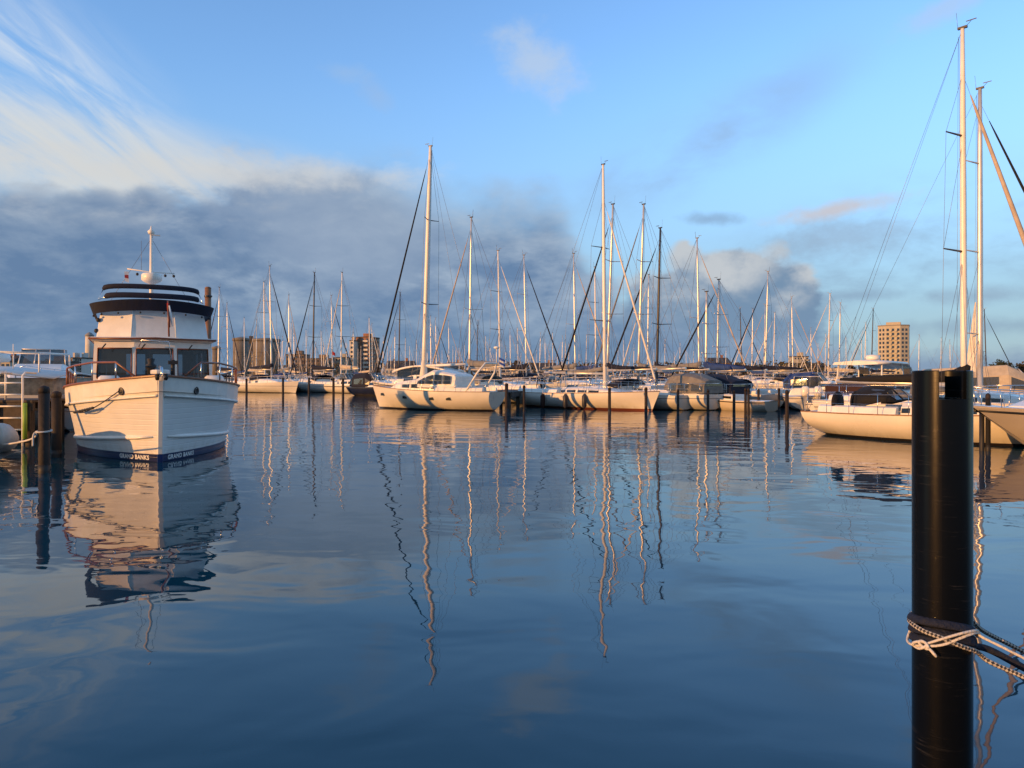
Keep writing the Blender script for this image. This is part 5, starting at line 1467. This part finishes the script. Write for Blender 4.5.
def flag(px, py, Y, label, cloth):
    p = at(px, py, Y); r = empty('ensign', (p.x, p.y, p.z), R(10), label, 'flag'); r.scale = (.62, .62, .62)
    MB().tube([(0, 0, -1.1), (0, 0, .55)], .018, 6).build('staff', 'white_paint', r)
    ws = [(0, .0), (.18, .03), (.36, -.03), (.55, .02)]
    for z0, z1, m_ in cloth:
        m = MB(); m.loft([[Vector((x, y, z0 - x * .5)), Vector((x, y, z1 - x * .5))] for x, y in ws], False, False, True); f = m.build('cloth', m_, r); f.modifiers.new('thick', 'SOLIDIFY').thickness = .008
flag(499, 363, 40.5, 'blue and white flag hanging at the stern of the deck saloon yacht', ((.33, .52, 'flag_blue'), (.14, .328, 'flag_white'), (-.05, .138, 'flag_blue'), (-.25, -.052, 'flag_white')))
flag(332, 353, 78, 'red flag hanging on the pale mast near the dark masted yacht', ((.05, .3, 'red'), (-.25, .048, 'red')))

# ------------------------------------------------------------------ the black pile in front
RP = .1065


def front_pile():
    Y = 2.95; x = (942 - 512) / FPX * Y; ztop = CAM_H - (370.5 - HOR) / FPX * Y; zn = CAM_H - (399.5 - HOR) / FPX * (Y - .12)
    r = empty('hollow_black_pile', (x, Y, 0), 0, 'hollow black plastic pile with two square notches in its rim', 'mooring pile')
    Ro, Ri = RP, RP - .014
    base = math.atan2(-Y, -x)            # direction from the pile to the viewer
    ang = lambda phi: base + R(phi)      # phi grows towards the viewer's right
    n = 96
    def wall(z0, z1, a0, a1, bev):
        k = max(2, int(abs(a1 - a0) / 360 * n)); rings = []
        full = abs(abs(a1 - a0) - 360) < 1e-3
        for i in range(k + (0 if full else 1)):
            a = ang(a0 + (a1 - a0) * i / k); c, s = math.cos(a), math.sin(a)
            rings.append([(Ro, z0), (Ro, z1 - bev), (Ro - bev, z1), (Ri + bev, z1), (Ri, z1 - bev), (Ri, z0)])
            rings[-1] = [Vector((q * c, q * s, z)) for q, z in rings[-1]]
        if full: rings.append(rings[0])
        return rings
    m = MB(); m.loft(wall(-2.2, zn, 0, 360, .0005), True, False)
    for a0, a1 in ((50, 174), (230, 354)):
        m.loft(wall(zn + .0004, ztop, a0, a1, .003), True, True)
    o = m.build('tube', 'front_pile_plastic', r)
    bpy.context.view_layer.objects.active = o
    for f in o.data.polygons: f.use_smooth = len(f.vertices) == 4
    es = o.modifiers.new('split', 'EDGE_SPLIT'); es.split_angle = R(35)
    return x, Y, base


def plastic():
    m = bpy.data.materials.new('front_pile_plastic'); m.use_nodes = True; nt = m.node_tree; b = nt.nodes['Principled BSDF']
    tc = nt.nodes.new('ShaderNodeTexCoord'); sp = nt.nodes.new('ShaderNodeSeparateXYZ'); nt.links.new(tc.outputs['Object'], sp.inputs[0])
    x, y, z = (X(nt, sp.outputs[i]) for i in range(3))
    scr = noise(nt, vec(nt, x * 6, y * 6, z * 90.0), 1.0, 5, .7)
    big = noise(nt, tc.outputs['Object'], 5, 5, .65)
    dust = scr.smooth(.56, .78) * big.smooth(.42, .66)
    nt.links.new(mixc(nt, dust * .6, (.0025, .003, .004), (.05, .05, .05)), b.inputs['Base Color'])
    nt.links.new((big * .12 + .19).k, b.inputs['Roughness'])
    bp = nt.nodes.new('ShaderNodeBump'); bp.inputs['Strength'].default_value = .10; bp.inputs['Distance'].default_value = .004
    nt.links.new((scr * .35 + big).k, bp.inputs['Height']); nt.links.new(bp.outputs[0], b.inputs['Normal'])
    b.inputs['Specular IOR Level'].default_value = .19
    MATS['front_pile_plastic'] = m


plastic()
fx, fy, fbase = front_pile()


def around(phi, rad, py):
    """a point on the front pile: phi degrees from the viewer's direction, px row py"""
    a = fbase + R(phi); rad = rad if rad < .13 else max(RP + .004, rad - .0450); X_ = fx + rad * math.cos(a); Y_ = fy + rad * math.sin(a)
    return Vector((X_, Y_, CAM_H - (py - HOR) / FPX * Y_))


def coil(rad, f, p0, p1_, st=10): return [around(p, rad, f(p)) for p in range(p0, p1_ + 1, st)]
rad_n = RP + .007
for k, (dl, lab) in enumerate(((2, 'upper turn of thick navy rope wound round the black pile'), (11, 'middle turn of thick navy rope wound round the black pile'), (19, 'lowest turn of thick navy rope wound round the black pile'))):
    f = lambda p, dl=dl: 622 + dl * (1 - .25 * (p > 60)) + (p / 90.0) * (9 - dl * .1)
    pts = []
    for p in range(-180, 181, 12):
        q = p if abs(p) <= 90 else (180 - abs(p)) * (1 if p > 0 else -1)
        pts.append(around(p, rad_n - .003 * k, 622 + dl + q / 90.0 * (9 - dl * .15)))
    tag(MB().tube(pts, .0085, 10, caps=False, squash=2.0, uv=True)  .build('navy_rope', 'rope_navy'), lab, 'rope', 'turns of navy rope on the black pile')
far_pt = lambda px, py, Y: at(px, py, Y)
rope('navy_rope', 'thick navy rope leading away from the black pile, white line laid along it', [around(20, .150, 640), around(60, .153, 643), around(85, .156, 646), far_pt(990, 650, 2.88), far_pt(1024, 668, 2.82), far_pt(1130, 726, 2.6), far_pt(1300, 830, 2.2)], .0135, 'rope_navy', n=12)
rope('flecked_rope', 'grey flecked rope crossing the front of the black pile', [around(-178, .137, 606), around(-120, .155, 612), around(-88, .158, 618), around(-60, .166, 623), around(-30, .168, 631), around(0, .168, 638), around(30, .168, 646), around(60, .172, 651), around(80, .176, 655), far_pt(990, 662, 2.80), far_pt(1024, 677, 2.74), far_pt(1130, 724, 2.5), far_pt(1300, 800, 2.1)], .0092, 'rope_fleck', n=10)
rope('flecked_rope', 'grey flecked rope running out from behind the black pile', [around(175, .137, 606), around(140, .15, 612), around(110, .158, 622), far_pt(985, 632, 2.98), far_pt(1024, 652, 2.98), far_pt(1130, 708, 2.9), far_pt(1300, 800, 2.7)], .0092, 'rope_fleck', n=10)
rope('white_line', 'thin white line knotted on the front of the black pile', [around(-100, .150, 628), around(-75, .170, 640), around(-50, .172, 645), around(-25, .170, 646), around(0, .172, 645), around(25, .172, 639), around(50, .172, 634), around(75, .172, 633), far_pt(982, 637, 2.86), far_pt(1010, 651, 2.80), far_pt(1040, 668, 2.74), far_pt(1120, 725, 2.5)], .0052, 'rope_white', smooth=6)
rope('white_line', 'second strand of white line above the knot on the black pile', [around(-25, .172, 644), around(-5, .176, 640), around(20, .176, 635), around(45, .174, 631.5), around(70, .172, 631), around(88, .165, 637)], .0050, 'rope_white', smooth=6)
kn = empty('rope_knot', around(-25, .178, 645), 0, 'white knot with a loose tail in front of the black pile', 'knot')
kc = kn.location.copy()
def loc(p): return Vector(p) - kc
MB().tube([loc(around(-34 + 10 * math.cos(t_) * 1.2, .180 + .006 * math.sin(2 * t_), 645 + 3.4 * math.sin(t_))) for t_ in [2 * math.pi * i / 20 for i in range(21)]], .0055, 8).build('loop', 'rope_white', kn)
MB().tube([loc(around(-26 + 7 * math.cos(t_), .183 + .005 * math.cos(2 * t_), 645 + 4 * math.sin(t_ + .8))) for t_ in [2 * math.pi * i / 20 for i in range(21)]], .0055, 8).build('loop', 'rope_white', kn)
MB().tube([loc(around(-24, .182, 646)), loc(around(-16, .184, 650)), loc(around(-10, .182, 655)), loc(around(-8, .180, 657))], [.0055, .0055, .0058, .004], 8).build('tail', 'rope_white', kn)
